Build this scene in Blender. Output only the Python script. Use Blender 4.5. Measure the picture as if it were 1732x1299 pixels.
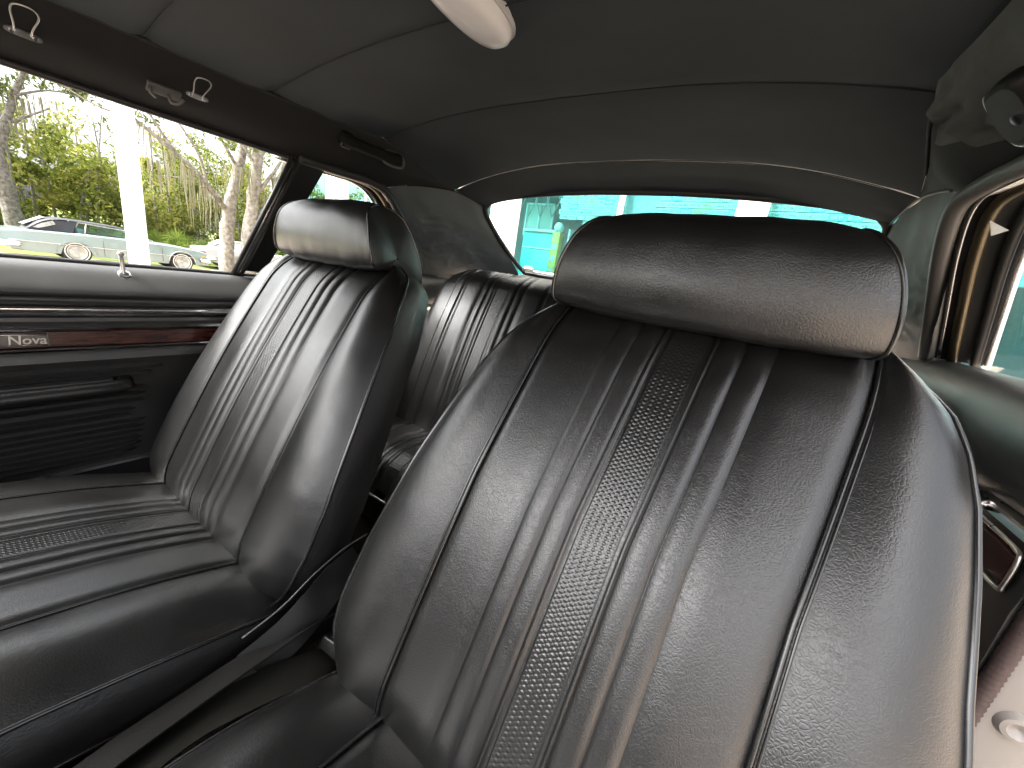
import bpy, bmesh, math, random
import numpy as np
from mathutils import Vector, Matrix, noise
random.seed(7)
for o in list(bpy.data.objects): bpy.data.objects.remove(o)
scene = bpy.context.scene
C = scene.collection
R = math.radians

# ------------------------------------------------------------------ camera
CAM = (0.4119, 0.0, 1.0395)
YAW, PITCH, ROLL, FPX = 0.5421, 0.2721, -0.1540, 638.0
def cam_axes():
    def Rx(t): return np.array([[1,0,0],[0,math.cos(t),-math.sin(t)],[0,math.sin(t),math.cos(t)]])
    def Rz(t): return np.array([[math.cos(t),-math.sin(t),0],[math.sin(t),math.cos(t),0],[0,0,1]])
    B = np.stack([[1.,0,0],[0,0,-1.],[0,1.,0]], 1)
    B = Rz(YAW) @ Rx(-PITCH) @ B
    c, s = math.cos(ROLL), math.sin(ROLL)
    return B[:,0]*c + B[:,1]*s, -B[:,0]*s + B[:,1]*c, B[:,2]
ar, ad, af = cam_axes()
cd = bpy.data.cameras.new('camera'); cam = bpy.data.objects.new('camera', cd); C.objects.link(cam)
cam.matrix_world = Matrix(((ar[0],-ad[0],-af[0],CAM[0]),(ar[1],-ad[1],-af[1],CAM[1]),(ar[2],-ad[2],-af[2],CAM[2]),(0,0,0,1)))
cd.sensor_fit = 'HORIZONTAL'; cd.sensor_width = 36; cd.lens = 36*FPX/1732
cd.clip_start = 0.01; cd.clip_end = 2000
scene.camera = cam

# ------------------------------------------------------------------ light
SUN_AZ, SUN_EL = R(-30), R(54)          # azimuth from straight ahead of the car towards its left side
S = Vector((math.sin(SUN_AZ)*math.cos(SUN_EL), -math.cos(SUN_AZ)*math.cos(SUN_EL), math.sin(SUN_EL)))
w = bpy.data.worlds.new('World'); scene.world = w; w.use_nodes = True
nt = w.node_tree
sky = nt.nodes.new('ShaderNodeTexSky'); sky.sky_type = 'NISHITA'; sky.sun_disc = False
sky.sun_elevation = SUN_EL; sky.sun_rotation = math.atan2(S.x, S.y)
sky.air_density = 0.7; sky.dust_density = 8.0; sky.ozone_density = 0.3
hs = nt.nodes.new('ShaderNodeHueSaturation'); hs.inputs['Saturation'].default_value = 0.25      # thin white overcast
nt.links.new(sky.outputs[0], hs.inputs['Color']); nt.links.new(hs.outputs[0], nt.nodes['Background'].inputs[0])
nt.nodes['Background'].inputs[1].default_value = 0.15
sd = bpy.data.lights.new('sun', 'SUN'); sun = bpy.data.objects.new('sun', sd); C.objects.link(sun)
sd.energy = 1.3; sd.angle = R(10.0); sd.color = (1.0, 0.95, 0.88)
sun.rotation_euler = S.to_track_quat('Z', 'Y').to_euler(); sun.location = (0, -5, 12)
vs = scene.view_settings
vs.view_transform = 'Standard'; vs.look = 'None'; vs.gamma = 1.0; vs.use_curve_mapping = False
vs.exposure = 2.9
scene.render.engine = 'CYCLES'
scene.cycles.max_bounces = 8; scene.cycles.transparent_max_bounces = 16

# ------------------------------------------------------------------ materials
MATS = {}
def nodes(name):
    m = bpy.data.materials.new(name); m.use_nodes = True
    n = m.node_tree.nodes; l = m.node_tree.links
    return m, n, l, n['Principled BSDF']
def mat(name, col, rough=0.5, metal=0.0, spec=0.5, var=0.0, vscale=8.0, bump=0.0, bscale=300.0, bdist=0.001, coat=0.0, col2=None, detail=4.0, rvar=0.0):
    m, n, l, p = nodes(name)
    p.inputs['Base Color'].default_value = (*col, 1); p.inputs['Roughness'].default_value = rough
    p.inputs['Metallic'].default_value = metal; p.inputs['Specular IOR Level'].default_value = spec
    if coat: p.inputs['Coat Weight'].default_value = coat; p.inputs['Coat Roughness'].default_value = 0.08
    tc = n.new('ShaderNodeTexCoord')
    if var or col2 or rvar:
        nz = n.new('ShaderNodeTexNoise'); nz.inputs['Scale'].default_value = vscale; nz.inputs['Detail'].default_value = detail
        l.new(tc.outputs['Object'], nz.inputs['Vector'])
        mr = n.new('ShaderNodeMapRange'); mr.inputs[1].default_value = 0.3; mr.inputs[2].default_value = 0.7
        l.new(nz.outputs[0], mr.inputs[0])
        if var or col2:
            mx = n.new('ShaderNodeMix'); mx.data_type = 'RGBA'
            a = tuple(max(0, c*(1-var)) for c in col); b = col2 if col2 else tuple(c*(1+var) for c in col)
            mx.inputs[6].default_value = (*a, 1); mx.inputs[7].default_value = (*b, 1)
            l.new(mr.outputs[0], mx.inputs[0]); l.new(mx.outputs[2], p.inputs['Base Color'])
        if rvar:
            m2 = n.new('ShaderNodeMapRange'); m2.inputs[3].default_value = rough-rvar; m2.inputs[4].default_value = rough+rvar
            l.new(mr.outputs[0], m2.inputs[0]); l.new(m2.outputs[0], p.inputs['Roughness'])
    if bump:
        nb = n.new('ShaderNodeTexNoise'); nb.inputs['Scale'].default_value = bscale; nb.inputs['Detail'].default_value = 4
        l.new(tc.outputs['Object'], nb.inputs['Vector'])
        bp = n.new('ShaderNodeBump'); bp.inputs['Strength'].default_value = bump; bp.inputs['Distance'].default_value = bdist
        l.new(nb.outputs[0], bp.inputs['Height']); l.new(bp.outputs[0], p.inputs['Normal'])
    MATS[name] = m; return m
def vinyl(name, col, rough, grain=0.36, crease=0.010, scale=330.0, soft=0.0):
    """black upholstery vinyl: pebbled grain with fine creases, uneven sheen"""
    m, n, l, p = nodes(name)
    tc = n.new('ShaderNodeTexCoord')
    dn = n.new('ShaderNodeTexNoise'); dn.inputs['Scale'].default_value = 120; dn.inputs['Detail'].default_value = 2
    l.new(tc.outputs['Object'], dn.inputs['Vector'])
    ad_ = n.new('ShaderNodeMixRGB'); ad_.blend_type = 'ADD'; ad_.inputs[0].default_value = 0.008
    l.new(tc.outputs['Object'], ad_.inputs[1]); l.new(dn.outputs[1], ad_.inputs[2])
    vo = n.new('ShaderNodeTexVoronoi'); vo.feature = 'DISTANCE_TO_EDGE'; vo.inputs['Scale'].default_value = scale
    l.new(ad_.outputs[0], vo.inputs['Vector'])
    mr = n.new('ShaderNodeMapRange'); mr.inputs[1].default_value = 0.0; mr.inputs[2].default_value = 0.22; l.new(vo.outputs[0], mr.inputs[0])
    n2 = n.new('ShaderNodeTexNoise'); n2.inputs['Scale'].default_value = scale*0.62; n2.inputs['Detail'].default_value = 5; n2.inputs['Distortion'].default_value = 1.2
    l.new(tc.outputs['Object'], n2.inputs['Vector'])
    b1 = n.new('ShaderNodeBump'); b1.inputs['Strength'].default_value = grain; b1.inputs['Distance'].default_value = 0.00022
    l.new(mr.outputs[0], b1.inputs['Height'])
    b2 = n.new('ShaderNodeBump'); b2.inputs['Strength'].default_value = crease; b2.inputs['Distance'].default_value = 0.0014
    l.new(n2.outputs[0], b2.inputs['Height']); l.new(b1.outputs[0], b2.inputs['Normal'])
    last = b2
    n3 = n.new('ShaderNodeTexNoise'); n3.inputs['Scale'].default_value = 9; n3.inputs['Detail'].default_value = 3
    l.new(tc.outputs['Object'], n3.inputs['Vector'])
    b3 = n.new('ShaderNodeBump'); b3.inputs['Strength'].default_value = 0.10; b3.inputs['Distance'].default_value = 0.012 + soft
    l.new(n3.outputs[0], b3.inputs['Height']); l.new(b2.outputs[0], b3.inputs['Normal'])
    l.new(b3.outputs[0], p.inputs['Normal'])
    m2 = n.new('ShaderNodeMapRange'); m2.inputs[1].default_value = 0.3; m2.inputs[2].default_value = 0.7
    m2.inputs[3].default_value = rough-0.05; m2.inputs[4].default_value = rough+0.06
    l.new(n3.outputs[0], m2.inputs[0]); l.new(m2.outputs[0], p.inputs['Roughness'])
    p.inputs['Base Color'].default_value = (*col, 1); p.inputs['Specular IOR Level'].default_value = 0.85
    MATS[name] = m; return m
vinyl('vinyl', (0.0060, 0.0058, 0.0057), 0.34)
vinyl('vinyl_weave', (0.008, 0.0078, 0.0076), 0.31, grain=0.1, crease=0.03)
vinyl('vinyl_side', (0.012, 0.012, 0.012), 0.42, grain=0.6)
vinyl('vinyl_door', (0.024, 0.0235, 0.023), 0.46, grain=0.3, crease=0.05)
vinyl('vinyl_quarter', (0.012, 0.012, 0.012), 0.42, grain=0.3, crease=0.12)
mat('piping', (0.010, 0.010, 0.010), 0.24, spec=0.8)
mat('headliner', (0.032, 0.038, 0.042), 0.85, spec=0.25, var=0.12, vscale=5, bump=0.35, bscale=420, bdist=0.0006)
mat('rail_vinyl', (0.013, 0.013, 0.013), 0.75, spec=0.2, bump=0.3, bscale=300, bdist=0.0006)
mat('sail_vinyl', (0.048, 0.049, 0.0485), 0.62, spec=0.4, bump=0.4, bscale=260, bdist=0.0006, var=0.08)
mat('seam_thread', (0.012, 0.012, 0.012), 0.8)
mat('rubber', (0.016, 0.016, 0.016), 0.55, bump=0.2, bscale=150)
mat('seal_lit', (0.09, 0.085, 0.08), 0.5, bump=0.4, bscale=400, bdist=0.0008)  # dark seal lightened, daylight on the driver side put into its colour
mat('chrome', (0.78, 0.78, 0.80), 0.16, metal=1, rvar=0.06, vscale=30)
mat('chrome_dull', (0.60, 0.58, 0.56), 0.32, metal=1, rvar=0.08, vscale=40)
mat('chrome_brown_reflection', (0.14, 0.115, 0.075), 0.45, metal=1, rvar=0.08)  # chrome strip, its brownish reflection put into the base colour
mat('pewter', (0.13, 0.125, 0.12), 0.45, metal=1)
mat('steel', (0.45, 0.44, 0.42), 0.35, metal=1)
mat('black_plastic', (0.008, 0.008, 0.008), 0.38)
mat('sleeve_black', (0.006,0.006,0.006), 0.55, spec=0.3)
mat('hood_paint', (0.05, 0.05, 0.052), 0.3, coat=0.5)
mat('grey_plastic', (0.07, 0.07, 0.068), 0.45)
mat('carpet', (0.016, 0.014, 0.012), 0.95, spec=0.1, bump=1.0, bscale=500, bdist=0.004)
mat('belt_web', (0.008, 0.008, 0.0065), 0.85, spec=0.12, bump=0.5, bscale=600, bdist=0.0006, var=0.2, vscale=25)
mat('belt_dark', (0.006, 0.006, 0.0055), 0.85, spec=0.15, bump=0.5, bscale=600, bdist=0.0006)
mat('jamb_paint', (0.19, 0.172, 0.158), 0.4, var=0.05)
mat('windlace', (0.040, 0.024, 0.022), 0.7, bump=0.5, bscale=350)
mat('lens_white', (0.60, 0.60, 0.60), 0.22)
mat('lamp_base', (0.40, 0.40, 0.40), 0.35)
mat('white_paint', (0.82, 0.82, 0.80), 0.45, var=0.03)
mat('tag_white', (0.8, 0.8, 0.8), 0.5)
def wood_mat():
    m, n, l, p = nodes('woodgrain'); tc = n.new('ShaderNodeTexCoord'); mp = n.new('ShaderNodeMapping'); mp.inputs['Scale'].default_value = (60, 5, 60)
    l.new(tc.outputs['Object'], mp.inputs[0]); nz = n.new('ShaderNodeTexNoise'); nz.inputs['Scale'].default_value = 4; nz.inputs['Detail'].default_value = 8
    l.new(mp.outputs[0], nz.inputs['Vector']); cr = n.new('ShaderNodeValToRGB'); cr.color_ramp.elements[0].position = .35; cr.color_ramp.elements[1].position = .68
    cr.color_ramp.elements[0].color = (0.012, 0.003, 0.002, 1); cr.color_ramp.elements[1].color = (0.080, 0.019, 0.011, 1)
    l.new(nz.outputs[0], cr.inputs[0]); l.new(cr.outputs[0], p.inputs['Base Color']); p.inputs['Roughness'].default_value = .25
    MATS['woodgrain'] = m
wood_mat()
def glass_mat(name, tint, refl=0.06):
    m = bpy.data.materials.new(name); m.use_nodes = True; n = m.node_tree.nodes; l = m.node_tree.links; n.clear()
    o = n.new('ShaderNodeOutputMaterial'); t = n.new('ShaderNodeBsdfTransparent'); g = n.new('ShaderNodeBsdfGlossy'); mx = n.new('ShaderNodeMixShader')
    lw = n.new('ShaderNodeLayerWeight'); lw.inputs[0].default_value = 0.5
    pw_ = n.new('ShaderNodeMath'); pw_.operation = 'POWER'; pw_.inputs[1].default_value = 4.0; l.new(lw.outputs['Facing'], pw_.inputs[0])
    fr = n.new('ShaderNodeMath'); fr.operation = 'MULTIPLY_ADD'; fr.inputs[1].default_value = 0.7; fr.inputs[2].default_value = refl; l.new(pw_.outputs[0], fr.inputs[0])
    t.inputs[0].default_value = (*tint, 1); g.inputs['Roughness'].default_value = 0.02
    l.new(fr.outputs[0], mx.inputs[0]); l.new(t.outputs[0], mx.inputs[1]); l.new(g.outputs[0], mx.inputs[2]); l.new(mx.outputs[0], o.inputs[0])
    MATS[name] = m
glass_mat('glass_clear', (0.95, 0.97, 0.96)); glass_mat('glass_rear', (0.90, 0.97, 0.96)); glass_mat('glass_aqua', (0.42, 0.86, 0.88), 0.015)
glass_mat('glass_car', (0.55, 0.72, 0.72))

# ------------------------------------------------------------------ helpers
def mesh(name, verts, faces, m, parent=None, smooth=True, autosmooth=None):
    me = bpy.data.meshes.new(name); me.from_pydata([tuple(map(float, v)) for v in verts], [], faces); me.update()
    if m: me.materials.append(MATS[m])
    if smooth:
        me.polygons.foreach_set('use_smooth', [True]*len(me.polygons))
        if autosmooth: me.set_sharp_from_angle(angle=R(autosmooth))
    o = bpy.data.objects.new(name, me); C.objects.link(o)
    if parent: o.parent = parent
    return o
def thing(name, label, cat, loc=(0,0,0), rz=0, group=None):
    o = bpy.data.objects.new(name, None); C.objects.link(o); o.location = loc; o.rotation_euler = (0,0,rz)
    o.empty_display_size = 0.05
    o['label'] = label; o['category'] = cat
    if group: o['group'] = group
    return o
def tag(o, label, cat, group=None, kind=None):
    if label: o['label'] = label
    if cat: o['category'] = cat
    if group: o['group'] = group
    if kind: o['kind'] = kind
    return o
def grid(P, nu, nv):
    """P[j][i] rows j of nu points -> verts, faces"""
    v = [p for row in P for p in row]
    f = [(j*nu+i, j*nu+i+1, (j+1)*nu+i+1, (j+1)*nu+i) for j in range(nv-1) for i in range(nu-1)]
    return v, f
def gridobj(name, rows, m, parent, flip=False, **k):
    nu, nv = len(rows[0]), len(rows)
    v, f = grid(rows, nu, nv)
    if flip: f = [q[::-1] for q in f]
    return mesh(name, v, f, m, parent, **k)
def tube_data(pts, r, seg=8, closed=False, sx=1.0, up=None):
    pts = [Vector(p) for p in pts]; n = len(pts); V = []; F = []
    rr = r if isinstance(r, (list, tuple)) else [r]*n
    prev = None
    for i, p in enumerate(pts):
        a = pts[(i-1) % n] if (closed or i > 0) else p; b = pts[(i+1) % n] if (closed or i < n-1) else p
        t = (b-a).normalized() if (b-a).length > 1e-9 else Vector((0,0,1))
        u0 = Vector(up) if up else (prev if prev else (Vector((0,0,1)) if abs(t.z) < .9 else Vector((0,1,0))))
        x = t.cross(u0)
        if x.length < 1e-6: x = t.cross(Vector((1,0,0)))
        x.normalize(); y = x.cross(t).normalized(); prev = y
        for k in range(seg):
            q = 2*math.pi*k/seg; V.append(p + (x*math.cos(q)*sx + y*math.sin(q))*rr[i])
    m = n if closed else n-1
    for i in range(m):
        for k in range(seg):
            F.append((i*seg+k, i*seg+(k+1) % seg, ((i+1) % n)*seg+(k+1) % seg, ((i+1) % n)*seg+k))
    if not closed:
        F.append(tuple(range(seg))[::-1]); F.append(tuple((n-1)*seg+k for k in range(seg)))
    return V, F
def tube(name, pts, r, m, parent=None, seg=8, closed=False, sx=1.0, up=None):
    V, F = tube_data(pts, r, seg, closed, sx, up); return mesh(name, V, F, m, parent)
def smoothpath(pts, n, closed=False):
    """Catmull-Rom through pts, n samples"""
    P = [np.array(p, float) for p in pts]; k = len(P); out = []
    segs = k if closed else k-1
    for j in range(n):
        t = j/(n if closed else n-1)*segs; i = min(int(t), segs-1); f = t-i
        g = (lambda q: P[q % k]) if closed else (lambda q: P[min(max(q,0),k-1)])
        p0,p1,p2,p3 = g(i-1),g(i),g(i+1),g(i+2)
        out.append(0.5*((2*p1)+(-p0+p2)*f+(2*p0-5*p1+4*p2-p3)*f*f+(-p0+3*p1-3*p2+p3)*f**3))
    return out
def boxbm(bm, c, s, rz=0.0, bev=0.0):
    r = bmesh.ops.create_cube(bm, size=1.0, matrix=Matrix.Translation(c) @ Matrix.Rotation(rz, 4, 'Z') @ Matrix.Diagonal((*s, 1)))
    if bev:
        es = list({e for v in r['verts'] for e in v.link_edges})
        bmesh.ops.bevel(bm, geom=es, offset=bev, segments=3, affect='EDGES', profile=0.6)
def box(name, c, s, m, parent=None, rz=0.0, bev=0.0, rot=None):
    bm = bmesh.new(); boxbm(bm, (0,0,0), s, 0, bev)
    me = bpy.data.meshes.new(name); bm.to_mesh(me); bm.free(); me.materials.append(MATS[m])
    if bev:
        me.polygons.foreach_set('use_smooth', [True]*len(me.polygons)); me.set_sharp_from_angle(angle=R(40))
    o = bpy.data.objects.new(name, me); C.objects.link(o); o.location = c
    o.rotation_euler = rot if rot else (0,0,rz)
    if parent: o.parent = parent
    return o
def extr(name, prof, y0, y1, m, parent=None, ny=2, closed=True, yfun=None, autosmooth=35, endround=0.0):
    """profile [(x,z)] extruded along y"""
    k = len(prof); V = []; F = []
    ys = [y0+(y1-y0)*i/(ny-1) for i in range(ny)]
    for y in ys:
        for (x, z) in prof:
            dx, dz = yfun(y) if yfun else (0, 0); V.append((x+dx, y, z+dz))
    for i in range(ny-1):
        for j in range(k if closed else k-1):
            F.append((i*k+j, i*k+(j+1) % k, (i+1)*k+(j+1) % k, (i+1)*k+j))
    if closed: F.append(tuple(range(k))[::-1]); F.append(tuple((ny-1)*k+j for j in range(k)))
    o = mesh(name, V, F, m, parent, True, autosmooth)
    bm = bmesh.new(); bm.from_mesh(o.data); bmesh.ops.recalc_face_normals(bm, faces=bm.faces); bm.to_mesh(o.data); bm.free()
    return o
def lathe(name, prof, m, parent=None, seg=24, loc=(0,0,0), axis='Z', rot=None):
    """prof [(r,h)] around axis"""
    V = []; F = []; k = len(prof)
    for i in range(seg):
        a = 2*math.pi*i/seg
        for r, h in prof:
            c, s = r*math.cos(a), r*math.sin(a)
            V.append((c, s, h) if axis == 'Z' else ((h, c, s) if axis == 'X' else (c, h, s)))
    for i in range(seg):
        for j in range(k-1): F.append((i*k+j, ((i+1) % seg)*k+j, ((i+1) % seg)*k+j+1, i*k+j+1))
    o = mesh(name, V, F, m, parent, True, 40); o.location = loc
    if rot: o.rotation_euler = rot
    return o
def text_mesh(body, size, m, parent, loc, rot, name='lettering', ext=0.001, shear=0.0, width=None, bev=0.0, res=3):
    cu = bpy.data.curves.new('t', 'FONT'); cu.body = body; cu.size = size; cu.extrude = ext; cu.align_x = 'CENTER'; cu.align_y = 'CENTER'; cu.shear = shear; cu.resolution_u = res
    if bev: cu.bevel_depth = bev; cu.bevel_resolution = 1
    to = bpy.data.objects.new('t', cu); C.objects.link(to)
    bpy.context.view_layer.update()
    me = bpy.data.meshes.new_from_object(to.evaluated_get(bpy.context.evaluated_depsgraph_get()))
    bpy.data.objects.remove(to); bpy.data.curves.remove(cu)
    me.name = name; me.materials.clear(); me.materials.append(MATS[m])
    o = bpy.data.objects.new(name, me); C.objects.link(o); o.location = loc; o.rotation_euler = rot
    if width and len(me.vertices):
        xs = [v.co.x for v in me.vertices]; k = width/max(1e-6, max(xs)-min(xs))
        for v in me.vertices: v.co.x *= k
    if parent: o.parent = parent
    return o
def interp(x, xs, ys): return float(np.interp(x, xs, ys))
def smoothstep(a, b, x): t = min(1, max(0, (x-a)/(b-a))); return t*t*(3-2*t)

# ================================================================== GROUND
def gz(x):                                     # gentle fall of the lot towards the trees
    return -0.62*smoothstep(-4, -19, x) if x < -4 else 0.0
mat('asphalt', (0.11, 0.105, 0.10), 0.9, var=0.2, vscale=2, bump=0.4, bscale=40, bdist=0.01)
def ground_mat():
    m, n, l, p = nodes('lot_and_grass'); g = n.new('ShaderNodeNewGeometry'); sx = n.new('ShaderNodeSeparateXYZ'); l.new(g.outputs['Position'], sx.inputs[0])
    nz = n.new('ShaderNodeTexNoise'); nz.inputs['Scale'].default_value = .8; nz.inputs['Detail'].default_value = 6; l.new(g.outputs['Position'], nz.inputs['Vector'])
    a = n.new('ShaderNodeMath'); a.operation = 'MULTIPLY_ADD'; a.inputs[1].default_value = 3.0; l.new(nz.outputs[0], a.inputs[0]); l.new(sx.outputs[0], a.inputs[2])
    mr = n.new('ShaderNodeMapRange'); mr.inputs[1].default_value = -18.6; mr.inputs[2].default_value = -19.2; l.new(a.outputs[0], mr.inputs[0])
    n2 = n.new('ShaderNodeTexNoise'); n2.inputs['Scale'].default_value = 14; n2.inputs['Detail'].default_value = 6; l.new(g.outputs['Position'], n2.inputs['Vector'])
    c1 = n.new('ShaderNodeValToRGB'); c1.color_ramp.elements[0].color = (.33,.265,.21,1); c1.color_ramp.elements[1].color = (.44,.36,.29,1); l.new(n2.outputs[0], c1.inputs[0])
    c2 = n.new('ShaderNodeValToRGB'); c2.color_ramp.elements[0].color = (.06,.09,.012,1); c2.color_ramp.elements[1].color = (.14,.17,.03,1); l.new(n2.outputs[0], c2.inputs[0])
    mx = n.new('ShaderNodeMix'); mx.data_type = 'RGBA'; l.new(mr.outputs[0], mx.inputs[0]); l.new(c1.outputs[0], mx.inputs[6]); l.new(c2.outputs[0], mx.inputs[7])
    l.new(mx.outputs[2], p.inputs['Base Color']); p.inputs['Roughness'].default_value = .95
    b = n.new('ShaderNodeBump'); b.inputs['Distance'].default_value = .03; l.new(n2.outputs[0], b.inputs['Height']); l.new(b.outputs[0], p.inputs['Normal'])
    MATS['lot_and_grass'] = m
ground_mat()
xs = [-900,-300,-100,-60,-40,-30,-25,-22,-20,-18,-16,-14,-12,-10,-8,-6,-4,0,10,40,200,900]
gv, gf = grid([[(x, y, gz(x)) for x in xs] for y in (-900,-100,-20,0,20,60,200,900)], len(xs), 8)
tag(mesh('ground', gv, gf, 'lot_and_grass', None), None, None, kind='structure')

exec_order = []
# ================================================================== CAR BODY
body = thing('coupe', 'black interior shell of an old two-door car: headliner, pillars, rear window and trim', 'car interior')
ZC = ([-.5,.256,.449,.723,.90,1.10,1.19,1.275], [1.340,1.350,1.357,1.377,1.386,1.384,1.372,1.352])
ZE = ([-.5,.256,.449,.723,.85,1.10,1.275], [1.305,1.314,1.319,1.332,1.326,1.304,1.288])
HB = ([-.5,.70,.80,.95,1.10,1.275], [.52,.52,.535,.575,.606,.606])
def roof(u, y):                                 # u in -1..1 across
    hb = interp(y, *HB); zc = interp(y, *ZC); ze = interp(y, *ZE)
    return np.array((u*hb, y, ze+(zc-ze)*(1-abs(u)**2.7)))
bands = [(-.5,.02),(.02,.256),(.256,.449),(.449,.723),(.723,1.10),(1.10,1.275)]
def us(n): return [math.sin(math.pi/2*(-1+2*i/(n-1))) for i in range(n)]
for bi, (ya, yb) in enumerate(bands):
    rows = []
    for j in range(15):
        t = j/14; y = ya+(yb-ya)*t; row = []
        for u in us(61):
            p = roof(u, y); q = min(t, 1-t)
            sag = -.0035*math.sin(math.pi*t) if bi < 5 else 0
            # the cloth rolls up into the listing at each bow
            tuck = .0035*math.exp(-(q/.03)**2) if bi < 5 else 0
            wr = .0035*noise.noise(Vector((p[0]*5, y*5, 3.1)))
            edge = .003*noise.noise(Vector((p[0]*16, y*22, 9.)))*smoothstep(.75, 1, abs(u))
            row.append(p+np.array((0, 0, sag+tuck+wr+edge)))
        rows.append(row)
    hp = gridobj('headliner_panel', rows, 'headliner', body)
    if 0 < bi:
        pts = [roof(u, ya)+np.array((0, 0, .0005)) for u in us(61)]
        tube('seam', pts, .0010 if bi < 5 else .0008, 'seam_thread', hp, 6)
# outer roof skin closes the roof against the sky
rows = [[roof(u, y)+np.array((u*.06, 0, .035)) for u in us(31)] for y in np.linspace(-.5, 1.3, 24)]
gridobj('roof_skin', rows, 'white_paint', body)

WT = ([-.5,.55,.64,.72,.785,.90,1.10], [.612,.612,.612,.608,.600,.602,.608])      # lower edge of the side rail: half width
WZ = ([-.5,.55,.64,.72,.785,.90,1.10], [1.234,1.236,1.237,1.238,1.230,1.268,1.300])
A_, B_, C_, D_ = (.600,.785,1.230), (.705,1.065,1.012), (.590,1.605,1.072), (.606,1.275,1.288)
for s in (1, -1):
    # padded rail above the side windows
    rows = []
    for y in np.linspace(-.5, 1.10, 70):
        hb, ze = interp(y, *HB), interp(y, *ZE); wx, wz = interp(y, *WT), interp(y, *WZ)
        row = []
        for k in range(11):
            t = k/10; x = hb+(wx-hb)*t; z = ze+.002+(wz-ze)*t
            bul = .012*math.sin(math.pi*t)*(1-smoothstep(.8, 1.05, y))
            nz = .0025*noise.noise(Vector((y*14, t*5, s*3.)))
            row.append((s*(x-bul*.75-nz), y, z-bul*.55))
        rows.append(row)
    rail = gridobj('side_rail', rows, 'rail_vinyl', body, flip=(s < 0))
    if s > 0: rail['label'] = 'black padded roof rail over the open driver door'
    tube('seam', [(s*(interp(y,*HB)-.002), y, interp(y,*ZE)-.001) for y in np.linspace(-.5, .98, 40)], .003, 'seam_thread', rail, 6)
    tube('weatherstrip', [(s*(interp(y,*WT)+.004), y, interp(y,*WZ)-.003) for y in np.linspace(-.5, .60, 30)], .0055, 'rubber', body, 8)
    # outer skin so that no daylight leaks behind the rail
    gridobj('roof_side_skin', [[(s*(interp(y,*HB)+.06), y, interp(y,*ZE)+.035), (s*.668, y, interp(y,*WZ)+.01), (s*(interp(y,*WT)+.008), y, interp(y,*WZ)-.004)] for y in np.linspace(-.5, .80, 20)], 'white_paint', body)
    # sail panel (inner cover of the rear roof pillar), wrinkled vinyl
    SN = 61
    top = smoothpath([A_, (.602,.90,1.268), (.606,1.10,1.300), D_], SN)
    bot = smoothpath([(.708,1.068,.985), (.700,1.22,.970), (.655,1.42,1.000), (.590,1.605,1.030)], SN)
    rows = []
    for j in range(SN):
        t = j/(SN-1); row = []
        for i in range(SN):
            p = top[i]*(1-t)+bot[i]*t; f = i/(SN-1)
            dish = .02*math.sin(math.pi*t)*math.sin(math.pi*f)
            q = noise.noise(Vector((f*5+s*7, t*15+3.0*f, 2.)))
            wr = .0050*max(0, 1-abs(q)*5)*math.exp(-((f-.38)/.25)**2)*math.exp(-((t-.55)/.28)**2)
            wr += .0030*noise.noise(Vector((f*8, t*5, s*4.)))
            row.append((s*(p[0]+dish*.4-wr), p[1], p[2]))
        rows.append(row)
    sp = gridobj('sail_panel', rows, 'sail_vinyl', body, flip=(s > 0))
    if s > 0: tube('edge_seam', [(s*(top[i][0]-.003), top[i][1], top[i][2]) for i in range(17, SN)], .0022, 'seal_lit', sp, 6)
    else: tube('edge_seam', [(s*(top[i][0]-.003), top[i][1], top[i][2]) for i in range(17, SN)], .0022, 'seam_thread', sp, 6)
    gridobj('pillar_skin', [[(s*(top[i][0]*(1-t)+bot[i][0]*t+.05), top[i][1]*(1-t)+bot[i][1]*t+.02, top[i][2]*(1-t)+bot[i][2]*t+.02) for i in range(SN)] for t in (0,.5,1)], 'white_paint', body)
    # quarter window opening: inner edge, reveal, trims
    K = smoothpath([(.612,.55,1.237), (.610,.66,1.238), (.604,.745,1.238), (.598,.800,1.222), (.620,.872,1.172), (.662,.970,1.095), (.7035,1.062,1.012)], 46)
    def off(dx, dy, dz=0.0): return [(s*(p[0]+dx), p[1]+dy, p[2]+dz) for p in K]
    qw = gridobj('quarter_window', [off(-.004,.004), off(.020,.006), off(.045,.004), off(.075,-.004)], 'rubber', body, flip=(s < 0))
    tube('seal', off(-.004, -.002), .0115, 'seal_lit' if s > 0 else 'rubber', qw, 10)  # lit copy on the driver side, plain dark rubber on the other
    tube('trim_strip', off(.030, -.006), .0075, 'chrome_brown_reflection', qw, 8)
    tube('trim_strip', off(.012, -.007), .0022, 'chrome_dull', qw, 6)
    tube('frame', off(.060, -.010), .0065, 'rubber', qw, 8)
    tube('frame', off(.072, -.020), .0055, 'chrome', qw, 8)
    low = [(s*.760, .50, 1.005), (s*.775, 1.05, 1.010)]
    topg = off(.066, -.014)
    gl = []
    for j in range(2):
        row = []
        for i, p in enumerate(topg):
            y = min(p[1], 1.045)
            row.append(p if j == 0 else (s*.775, y, 1.0))
        gl.append(row)
    gridobj('pane', gl, 'glass_clear', qw)
    # thin centre pillar between door glass and quarter glass
    pil = [(.604,.545,1.240), (.708,.455,.955)]
    P0, P1 = np.array(pil[0]), np.array(pil[1])
    rows = []
    for t in np.linspace(0, 1, 8):
        p = P0*(1-t)+P1*t; wd = .075*(1-t)+.058*t
        sec = [(.012,0),(0,.006),(0,.03),(.002,wd),(.03,wd+.012),(.05,wd+.012)]
        rows.append([(s*(p[0]+a), p[1]+b, p[2]) for a, b in sec])
    cp = gridobj('center_pillar', rows, 'black_plastic', body, flip=(s > 0), autosmooth=40)
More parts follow.
